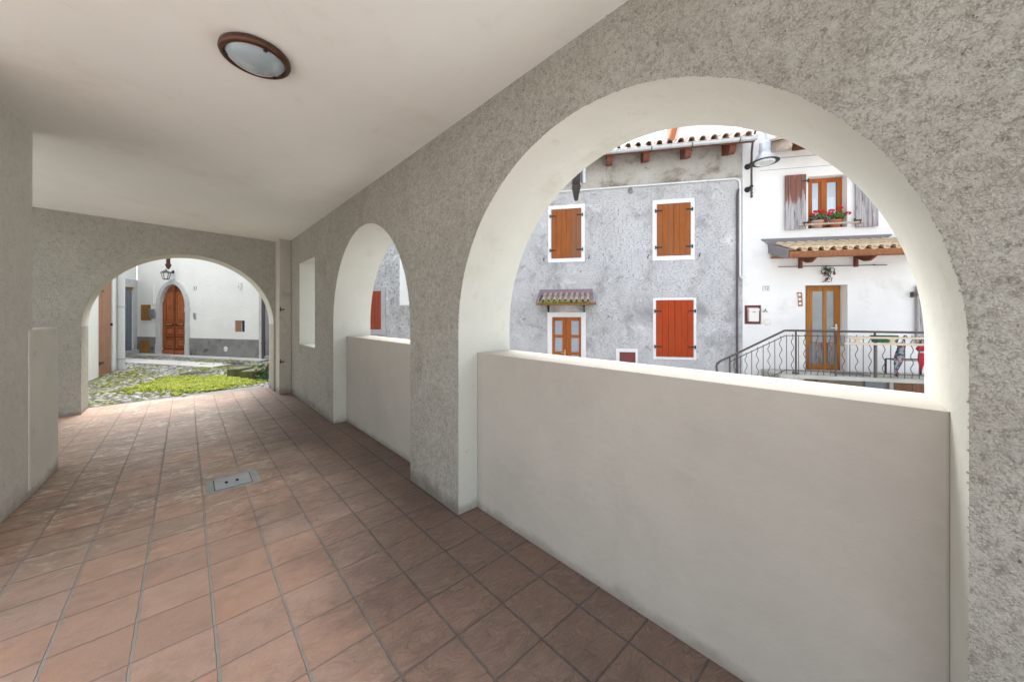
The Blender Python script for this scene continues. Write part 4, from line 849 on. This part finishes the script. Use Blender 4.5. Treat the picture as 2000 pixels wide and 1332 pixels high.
def leafpoly(x0, x1, z0):
    K = 14; pts = [(x0, z0), (x1, z0)]
    for k in range(K+1):
        x = x1+(x0-x1)*k/K; pts.append((x, zs+(hi_-.01)*math.sqrt(max(0, 1-((x-xc)/ri)**2))))
    return pts
for x0, x1, s in ((xc-.652, xc-.004, 1), (xc+.004, xc+.652, -1)):
    lf = T.part('leaf', MB().prism(leafpoly(x0, x1, .16), 1, .075, .12), 'doorcarved', d)
    b = MB(); a0, a1 = (x0+.17, x1-.07) if s > 0 else (x0+.07, x1-.17)
    # raised mouldings, carved panels
    def panel(z0, z1, arch=0):
        ring(b, a0, a1, z0, z1, .030, .076, .035); b.box(a0+.075, a1-.075, .046, .076, z0+.075, z1-.075)
    for z0, z1 in ((.37, .73), (.78, 1.12)):
        panel(z0, z1); cx_, cz_ = (a0+a1)/2, (z0+z1)/2; b.tube([(cx_+.06*math.cos(t), .046, cz_+.06*math.sin(t)) for t in [2*PI*i/14 for i in range(13)]], .012, 6); b.ball((cx_, .05, cz_), .03, 0, (1, .6, 1), lv=1)
    zt1 = 2.32; ring(b, a0, a1, 1.30, zt1, .030, .076, .035); b.box(a0+.06, a1-.06, .050, .076, 1.36, zt1-.06)
    cx_ = (a0+a1)/2
    b.tube([(cx_+.05*math.sin(i*.7), .044, 1.42+.040*i) for i in range(21)], .014, 6)
    for i in range(9): b.ball((cx_+(.06 if i % 2 else -.06), .044, 1.46+.09*i), .028, .2, (1, .5, 1.3), lv=1)
    b.box(a0-.02, a1+.02, .020, .076, 1.245, 1.285); b.box(x0+.01, x1-.01, .030, .076, .17, .30)
    xo = x0+.03 if s > 0 else x1-.10; ring(b, xo, xo+.085, .36, 2.0, .035, .076, .02)
    T.part('carved_panelling', b, 'doorlit', d, .003)
    h = MB(); h.tube([((a0+a1)/2-.11, .06, 1.20), ((a0+a1)/2-.11, .02, 1.20), ((a0+a1)/2+.10, .02, 1.205), ((a0+a1)/2+.10, .06, 1.205)], .013); T.part('handle', h, 'brass', d)
T.part('centre_post', MB().box(xc-.03, xc+.03, .020, .076, .16, 2.55), 'doorcarved', d, .006)
# niche, panels, conduit
nb = MB(); nb.box(2.761, 3.02, .03, .06, .985, 1.347, 2); nb.box(3.02, 3.05, .028, .06, .985, 1.347, 3); nb.box(3.05, 3.145, .04, .06, .985, 1.347); nb.box(3.145, 3.203, .02, .06, .985, 1.347, 1); T.part('niche', nb, ['darkhole', 'bluepanel', 'garage', 'concrete'])
for z0, z1, x0, x1 in ((1.342, 1.90, -1.837, -1.347), (.173, .62, -1.872, -1.372)):
    p_ = T.part('service_door', ring(MB(), x0, x1, z0, z1, -.035, -.002, .07), 'ochrewood', bevel=.004); T.part('panel', MB().box(x0+.07, x1-.07, -.024, -.002, z0+.07, z1-.07), 'ochrewood', p_, .004)
T.part('conduit', MB().tube([(-1.149, -.02, 1.90), (-1.149, -.02, 2.586)], .030, 8), 'pipewhite')
b = MB(); b.tube([(4.075, -.06, .12), (4.075, -.06, 6.4)], .052, 12); dp = T.part('downpipe', b, 'pipedark')
for z in (.62, 2.2): T.part('pipe_collar', MB().tube([(4.075, -.06, z), (4.075, -.06, z+.05)], .060, 12), 'pipedark', dp)
T = Thing('wall_lantern', 'black lantern with clear glass panes on a wall arm above the arched door', 'lantern', FW, (-.45, 0, 2.75))
b = MB(); b.lathe([(.0005, -.03), (.05, -.025), (.06, 0)], (-.165, 0, 3.03), 16, axis=1); b.tube([(-.165, -.02, 3.03), (-.16, -.12, 3.0), (-.12, -.22, 3.04), (-.10, -.25, 3.10), (-.10, -.25, 3.06)], .014, 8); T.part('arm', b, 'black')
lc = (-.10, -.25, 0); hx = lambda r, z: [(lc[0]+r*math.cos(PI/3*i), lc[1]+r*math.sin(PI/3*i), z) for i in range(6)]
b = MB(); A = hx(.03, 3.06)+hx(.155, 2.975)+hx(.155, 2.962); b.mesh(A, [(i, (i+1) % 6, 6+(i+1) % 6, 6+i) for i in range(6)]+[(6+i, 6+(i+1) % 6, 12+(i+1) % 6, 12+i) for i in range(6)]+[tuple(range(6)), tuple(range(17, 11, -1))]); T.part('cap', b, 'black')
b = MB(); A = hx(.12, 2.96)+hx(.075, 2.76); b.mesh(A, [(i, (i+1) % 6, 6+(i+1) % 6, 6+i) for i in range(6)]); T.part('glass', b, 'lens')
b = MB()
for i in range(6): b.tube([hx(.123, 2.96)[i], hx(.078, 2.76)[i]], .010, 5)
b.mesh(hx(.082, 2.765)+hx(.07, 2.735), [(i, (i+1) % 6, 6+(i+1) % 6, 6+i) for i in range(6)]+[tuple(range(6)), tuple(range(11, 5, -1))]); T.part('cage', b, 'black')
T = Thing('steel_letterbox', 'steel letterbox with sloping lid fixed left of the arched wooden door', 'letterbox', FW, (-1., 0, 1.4))
T.part('body', MB().box(-1.325, -1.045, -.066, -.002, 1.41, 1.72), 'steel', bevel=.004); T.part('lid', MB().prism([(-.0, 1.765), (0, 1.725), (-.085, 1.715), (-.085, 1.735)], 0, -1.34, -1.03), 'steel', bevel=.004); T.part('flap', MB().box(-1.29, -1.08, -.071, -.065, 1.60, 1.66), 'gutter')
T = Thing('house_number_plate', 'small white plate reading 8 right of the arched door', 'number sign', FW, (.918, 0, 2.374))
T.part('plate', MB().box(.839, .998, -.012, -.001, 2.374, 2.502), 'blueink', bevel=.003); T.part('face', MB().box(.850, .987, -.0145, -.011, 2.385, 2.491), 'white'); T.part('number', shifted(textmesh('8', .10), (.918, -.016, 2.438)), 'ink')
T = Thing('intercom', 'slim steel intercom box with dark speaker right of the arched door', 'intercom', FW, (.9, 0, 1.375))
T.part('body', MB().prism([(-.002, 1.60), (-.055, 1.60), (-.03, 1.375), (-.002, 1.375)], 0, .90, .985), 'steel', bevel=.006); T.part('speaker', MB().prism([(-.041, 1.48), (-.047, 1.535), (-.052, 1.535), (-.046, 1.48)], 0, .92, .965), 'plinth')
T = Thing('alarm_box', 'cream alarm box high on the white wall right of the arched door', 'alarm box', FW, (3., 0, 2.36))
T.part('housing', MB().box(2.985, 3.092, -.05, -.002, 2.36, 2.58), 'letterbox', bevel=.004); T.part('label_strip', MB().box(2.995, 3.01, -.053, -.049, 2.40, 2.46), 'blueink')
T = Thing('oval_plaque', 'small oval white plaque on the dark grey plinth', 'plaque', FW, (2.39, -.02, .41))
T.part('disc', MB().lathe([(.0005, -.036), (.070, -.034), (.084, -.030), (.088, -.022)], (2.39, 0, .413), 28, axis=1), 'plaquewhite'); T.part('relief', MB().box(2.36, 2.42, -.0385, -.035, .40, .405), 'blueink')

# neighbour to its right
T = Thing('corner_house', 'white house wall with grey plinth just right of the dark downpipe', 'house', FW, (5., .12, .1))
b = MB(); b.box(4.13, 9.2, .12, 6., .0, 6.5); T.part('wall', b, 'wallW'); T.part('plinth', MB().box(4.13, 9.2, .10, .119, 0, .74), 'plinth')
b = MB(); b.ball((4.22, -.02, .19), .11, .3, (1.2, .8, .6), lv=1); solo('pale_stone', b, 'cobble', 'pale loose stone at the foot of the dark downpipe', 'stone', FW, (4.22, -.02, .12))

# left house with brown door, and passage beyond
FL = Frame((-1.60, 12.30), (.139, .990))      # along the wall, away from the camera
T = Thing('brown_door_house', 'white house side wall with a tall plain brown board door, left through the end arch', 'house', FL, (1., 0, 0))
b = MB(); holed(b, -3., 1.83, -.1, 6.2, 0., .4, [(.55, 1.47, .03, 2.52)]); b.box(-3., 1.83, .42, 4., -.1, 6.2); T.part('wall', b, 'wallW')
d = T.part('door', planks(MB(), .56, 1.455, .05, 2.42, .02, .06, 7, .004), 'garage', bevel=.002)
T.part('lintel', MB().box(.55, 1.47, .01, .3, 2.425, 2.515), 'plinth', d)
T.part('threshold', MB().box(.45, 1.62, -.06, .3, -.06, .04), 'stonetrim', d, .01)
for z in (.36, 2.1): h = MB(); h.box(.565, .93, .008, .02, z-.022, z+.022); h.tube([(.565, .005, z-.05), (.565, .005, z+.05)], .014, 6); T.part('hinge', h, 'black', d)
h = MB(); h.ball((1.40, .0, 1.28), .025, 0, (1, 1, 1.3), lv=1); T.part('handle', h, 'black', d)
T.part('door_edge', MB().box(.535, .56, .0, .07, .05, 2.42), 'shutter_red', d)
pr_ = T.part('balcony_beam', MB().box(.90, 1.02, -1.30, .0, 3.35, 3.50), 'beam')
T = Thing('hanging_post', 'brown square post with turned finial hanging in front of the black lantern', 'wooden post', loc=(-.346, 13.195, 2.74))
b = MB(); b.box(-.386, -.306, 13.155, 13.235, 2.90, 3.60); T.part('post', b, 'darkpost'); T.part('finial', MB().lathe([(.0005, 2.735), (.022, 2.75), (.05, 2.81), (.062, 2.85), (.055, 2.88), (.034, 2.90), (.036, 2.91), (.0005, 2.91)], (-.346, 13.195, 0), 16), 'darkpost')
T = Thing('white_drainpipe', 'thick white drainpipe standing at the corner between brown door and grey metal door', 'drainpipe', loc=(-1.275, 14.08, 0))
px, py = -1.275, 14.08
T.part('pipe', MB().tube([(px, py, .03), (px, py, 6.)], .072, 16), 'pipewhite')
T.part('foot', MB().tube([(px, py, -.03), (px, py, .04)], .078, 16), 'terracotta')
for z in (.33, 1.72): T.part('pipe_bracket', MB().tube([(px, py, z), (px, py, z+.04)], .079, 16), 'gutter')
for z in (.55, 2.25, 3.0): T.part('pipe_joint', MB().tube([(px, py, z), (px, py, z+.012)], .075, 16), 'white')
# grey ribbed metal door set in pale stone frame
FP = Frame((-2.65, 16.16), (.445, .8955))
T = Thing('passage_wall', 'white passage wall with a ribbed grey metal door in a pale stone frame', 'wall', FP, (2., 0, .1))
b = MB(); holed(b, -2.3, 2.985, -.1, 6.2, 0., .35, [(1.15, 2.81, .27, 2.52)]); T.part('wall', b, 'wallW')
b = MB(); b.box(2.81, 2.985, -.03, .1, .1, 2.80); b.box(.9, 1.15, -.03, .1, .1, 2.80); b.box(1.15, 2.81, -.03, .1, 2.52, 2.80); b.box(.9, 2.985, -.12, .34, -.1, .27); T.part('surround', b, 'stonetrim', bevel=.006)
b = MB(); n = 16
for i in range(n): x = 1.15+1.66*i/n; b.prism([(x, .07), (x+.02, .02), (x+.065, .02), (x+.085, .07), (x+.1036, .07), (x+.1036, .10), (x, .10)], 2, .28, 2.44)
b.box(1.15, 2.81, .01, .11, 2.44, 2.52, 1); T.part('metal_door', b, ['greymetal', 'ochrewood'])

# ------------------------------------------------------------------ cobbled street
random.seed(21)
def in_w(x, y): return -((x+.237)*.85987+(y-17.026)*.510514)
def band(x, y): return in_w(x, y)
cb = MB(); y = 9.02
while y < 19.2:
    x = -3.2 if y > 14.3 else -1.75
    while x < 3.4:
        px, py = x+random.uniform(-.03, .03), y+random.uniform(-.03, .03); t = in_w(px, py)
        x += random.uniform(.075, .125)
        if t < .42 or 1.02 < t < 1.62 or (px+1.60)*.99-(py-12.3)*.139 < .06 and py < 14.2: continue
        r = random.uniform(.038, .062); h = height(px, py)
        cb.ball((px, py, h-.004), r, .18, (1, random.uniform(.65, 1.), random.uniform(.38, .6)))
    y += .088
structure('cobbled_street', cb, 'cobble')
b = MB(); N = 40
for i in range(N):
    pass
def ribbon(name, t0, t1, s0, s1, dz, m, n=40):
    b = MB(); vs = []
    for i in range(n+1):
        s = s0+(s1-s0)*i/n
        for t in (t0, t1):
            j = .012*noise.noise(Vector((s*2, t, 0))); x = -.237+.510514*s-.85987*(t+j); y = 17.026-.85987*s-.510514*(t+j); vs.append((x, y, height(x, y)+dz))
        for t in (t0, t1):
            x = -.237+.510514*s-.85987*t; y = 17.026-.85987*s-.510514*t; vs.append((x, y, height(x, y)-.05))
    for i in range(n):
        a, c = 4*i, 4*i+4; b.mesh(vs, [(a, a+1, c+1, c), (a+2, a, c, c+2), (a+1, a+3, c+3, c+1)]) if i == 0 else b.mesh(vs[a:a+8], [(0, 1, 5, 4), (2, 0, 4, 6), (1, 3, 7, 5)])
    structure(name, b, m)
ribbon('footpath', .0, .42, -2.2, 4.4, .022, 'strip'); ribbon('paving_strip', 1.03, 1.61, -2.4, 4.2, .02, 'strip')
# earth bed between the stones
b = MB(); xs = [-2.6+.25*i for i in range(25)]; ys = [8.99]+[9.2+.25*i for i in range(34)]
b.mesh([(x, y, height(x, y)+.006) for y in ys for x in xs], [(j*25+i, j*25+i+1, (j+1)*25+i+1, (j+1)*25+i) for j in range(len(ys)-1) for i in range(24)], 0, True); structure('earth_bed', b, 'mortar')
# moss carpet
poly = [(-.95, 10.2), (-.6, 11.1), (-.15, 11.55), (.25, 11.15), (.84, 10.75), (1.1, 10.2), (1.35, 9.5), (.95, 9.15), (.45, 9.02), (-.1, 9.25), (-.45, 9.75)]
def inside(x, y):
    c = False
    for (x0, y0), (x1, y1) in zip(poly, poly[1:]+poly[:1]):
        if (y0 > y) != (y1 > y) and x < (x1-x0)*(y-y0)/(y1-y0)+x0: c = not c
    return c
def edge_d(x, y):
    best = 9.
    for (x0, y0), (x1, y1) in zip(poly, poly[1:]+poly[:1]):
        u = max(0, min(1, ((x-x0)*(x1-x0)+(y-y0)*(y1-y0))/((x1-x0)**2+(y1-y0)**2))); best = min(best, math.hypot(x-x0-u*(x1-x0), y-y0-u*(y1-y0)))
    return best if inside(x, y) else -best
mo = MB(); k = 0
while k < 26000:
    x, y = random.uniform(-1.6, 1.5), random.uniform(9.0, 14.2); k += 1
    n1 = noise.noise(Vector((x*1.5, y*1.5, 1.))); n2 = noise.noise(Vector((x*4.5, y*4.5, 4.))); n3 = noise.noise(Vector((x*11, y*11, 7.)))
    dens = .42+edge_d(x, y)*1.9+n1*.35+n2*.42+n3*.45
    if edge_d(x, y) < 0: dens = max(dens*.9, (.30 if y > 10.6 else .12)*(n1+.9*n2+.7*n3+.18))
    if random.random() > dens: continue
    h = height(x, y); d_ = max(0, min(1, dens)); hh = .010+.034*d_*(.6+.6*max(0, n2+.4)); r = random.uniform(.010, .024)
    mo.ball((x, y, h+hh*.6+.004), r, .4, (1.25, 1.25, hh/r*.6))
structure('moss', mo, 'moss', kind='stuff', label='bright yellow-green moss growing over the cobbles')
# drain grates
for (x, y, a, lab) in ((.19, 11.76, -.5, 'dark slotted drain grate at the back edge of the bright moss'), (1.06, 12.98, -.75, 'dark slotted drain grate in the pale paving near the white house')):
    F_ = Frame((x, y), (math.cos(a), math.sin(a))); z = height(x, y)+.03
    T = Thing('drain_grate', lab, 'drain grate', F_, (0, 0, z), group='drain grates in the cobbled street')
    T.part('frame', (lambda b: (setattr(b, 'v', [(x_, z_, z+y_) for x_, y_, z_ in b.v]), b)[1])(ring(MB(), -.27, .27, -.14, .14, -.03, .006, .03)), 'plinth')
    g = MB()
    for i in range(12): g.box(-.235+.04*i, -.215+.04*i, -.11, .11, z-.02, z+.003)
    g.box(-.24, .24, -.11, .11, z-.03, z-.022); T.part('grille', g, 'iron')
# mossy kerb stones and ivy at the right jamb
for (x, y, sx, sy, sz, lab) in ((.95, 10.55, .17, .20, .21, 'low mossy stone block at the edge of the moss, farther from the ivy'), (1.17, 10.12, .15, .25, .19, 'low flat stone block with ivy over its front, right of the moss')):
    b = MB(); b.box(-sx, sx, -sy, sy, -.05, sz)
    ob = link('stone_block', b, ['mossstone'], None, (0, 0, 0), .03, Matrix.Translation((x, y, height(x, y))) @ Matrix.Rotation(-.75, 4, 'Z'))
    ob['label'] = lab; ob['category'] = 'stone block'; ob['kind'] = 'thing'; ob['group'] = 'stone blocks beside the moss'
T = Thing('ivy_plant', 'dark green ivy clump growing by the right foot of the end arch', 'plant', loc=(1.35, 9.8, 0))
b = MB(); random.seed(5)
for _ in range(1100):
    t = random.random(); cx_, cy_ = 1.22+.22*t, 10.1-.55*random.random()+.4*t*0; q = random.random(); z = (.03+.27*q**1.6*(.35+.65*t))
    if t > .55 and random.random() < .5: cx_, cy_, z = 1.42+random.gauss(0, .08), 10.1+random.gauss(0, .25), .03+.30*random.random()
    b.leaf((cx_+random.gauss(0, .06), cy_+random.gauss(0, .10), z), random.uniform(.022, .045))
T.part('foliage', b, 'leafdark'); st = MB()
for i in range(7): st.tube([(1.36+random.gauss(0, .04), 9.95+random.gauss(0, .1), -.02), (1.38+random.gauss(0, .06), 9.9+random.gauss(0, .15), .2), (1.40+random.gauss(0, .08), 9.9+random.gauss(0, .2), .42)], .006, 5)
T.part('stem', st, 'soffit')

# ------------------------------------------------------------------ light
W = bpy.data.worlds.new('World'); S.world = W; W.use_nodes = True; nt = W.node_tree
bg = nt.nodes['Background']; sky = nt.nodes.new('ShaderNodeTexSky'); sky.sky_type = 'NISHITA'; sky.sun_disc = False
EL, AZ = math.radians(62), math.radians(20)     # azimuth clockwise from +Y
sky.sun_elevation = EL; sky.sun_rotation = AZ; sky.air_density = 1.; sky.dust_density = 3.5; sky.ozone_density = 1.
bw = nt.nodes.new('ShaderNodeRGBToBW'); mxs = nt.nodes.new('ShaderNodeMix'); mxs.data_type = 'RGBA'; mxs.inputs[0].default_value = .74   # overcast: nearly colourless sky
nt.links.new(sky.outputs[0], bw.inputs[0]); nt.links.new(sky.outputs[0], mxs.inputs[6]); nt.links.new(bw.outputs[0], mxs.inputs[7]); nt.links.new(mxs.outputs[2], bg.inputs[0]); bg.inputs[1].default_value = .12
sun = bpy.data.lights.new('sun', 'SUN'); sun.energy = .9; sun.angle = math.radians(60); sun.color = (1, .985, .96)
so = bpy.data.objects.new('sun', sun); COL.objects.link(so); so.location = (0, 0, 30)
dv = Vector((math.sin(AZ)*math.cos(EL), math.cos(AZ)*math.cos(EL), math.sin(EL))); so.rotation_euler = dv.to_track_quat('Z', 'Y').to_euler()

S.view_settings.view_transform = 'Standard'; S.view_settings.look = 'None'; S.view_settings.gamma = 1; S.view_settings.exposure = 2.65
S.render.engine = 'CYCLES'; S.cycles.use_denoising = True; S.cycles.max_bounces = 16; S.cycles.diffuse_bounces = 10; S.cycles.glossy_bounces = 4; S.cycles.transparent_max_bounces = 8
S.cycles.sample_clamp_indirect = 10
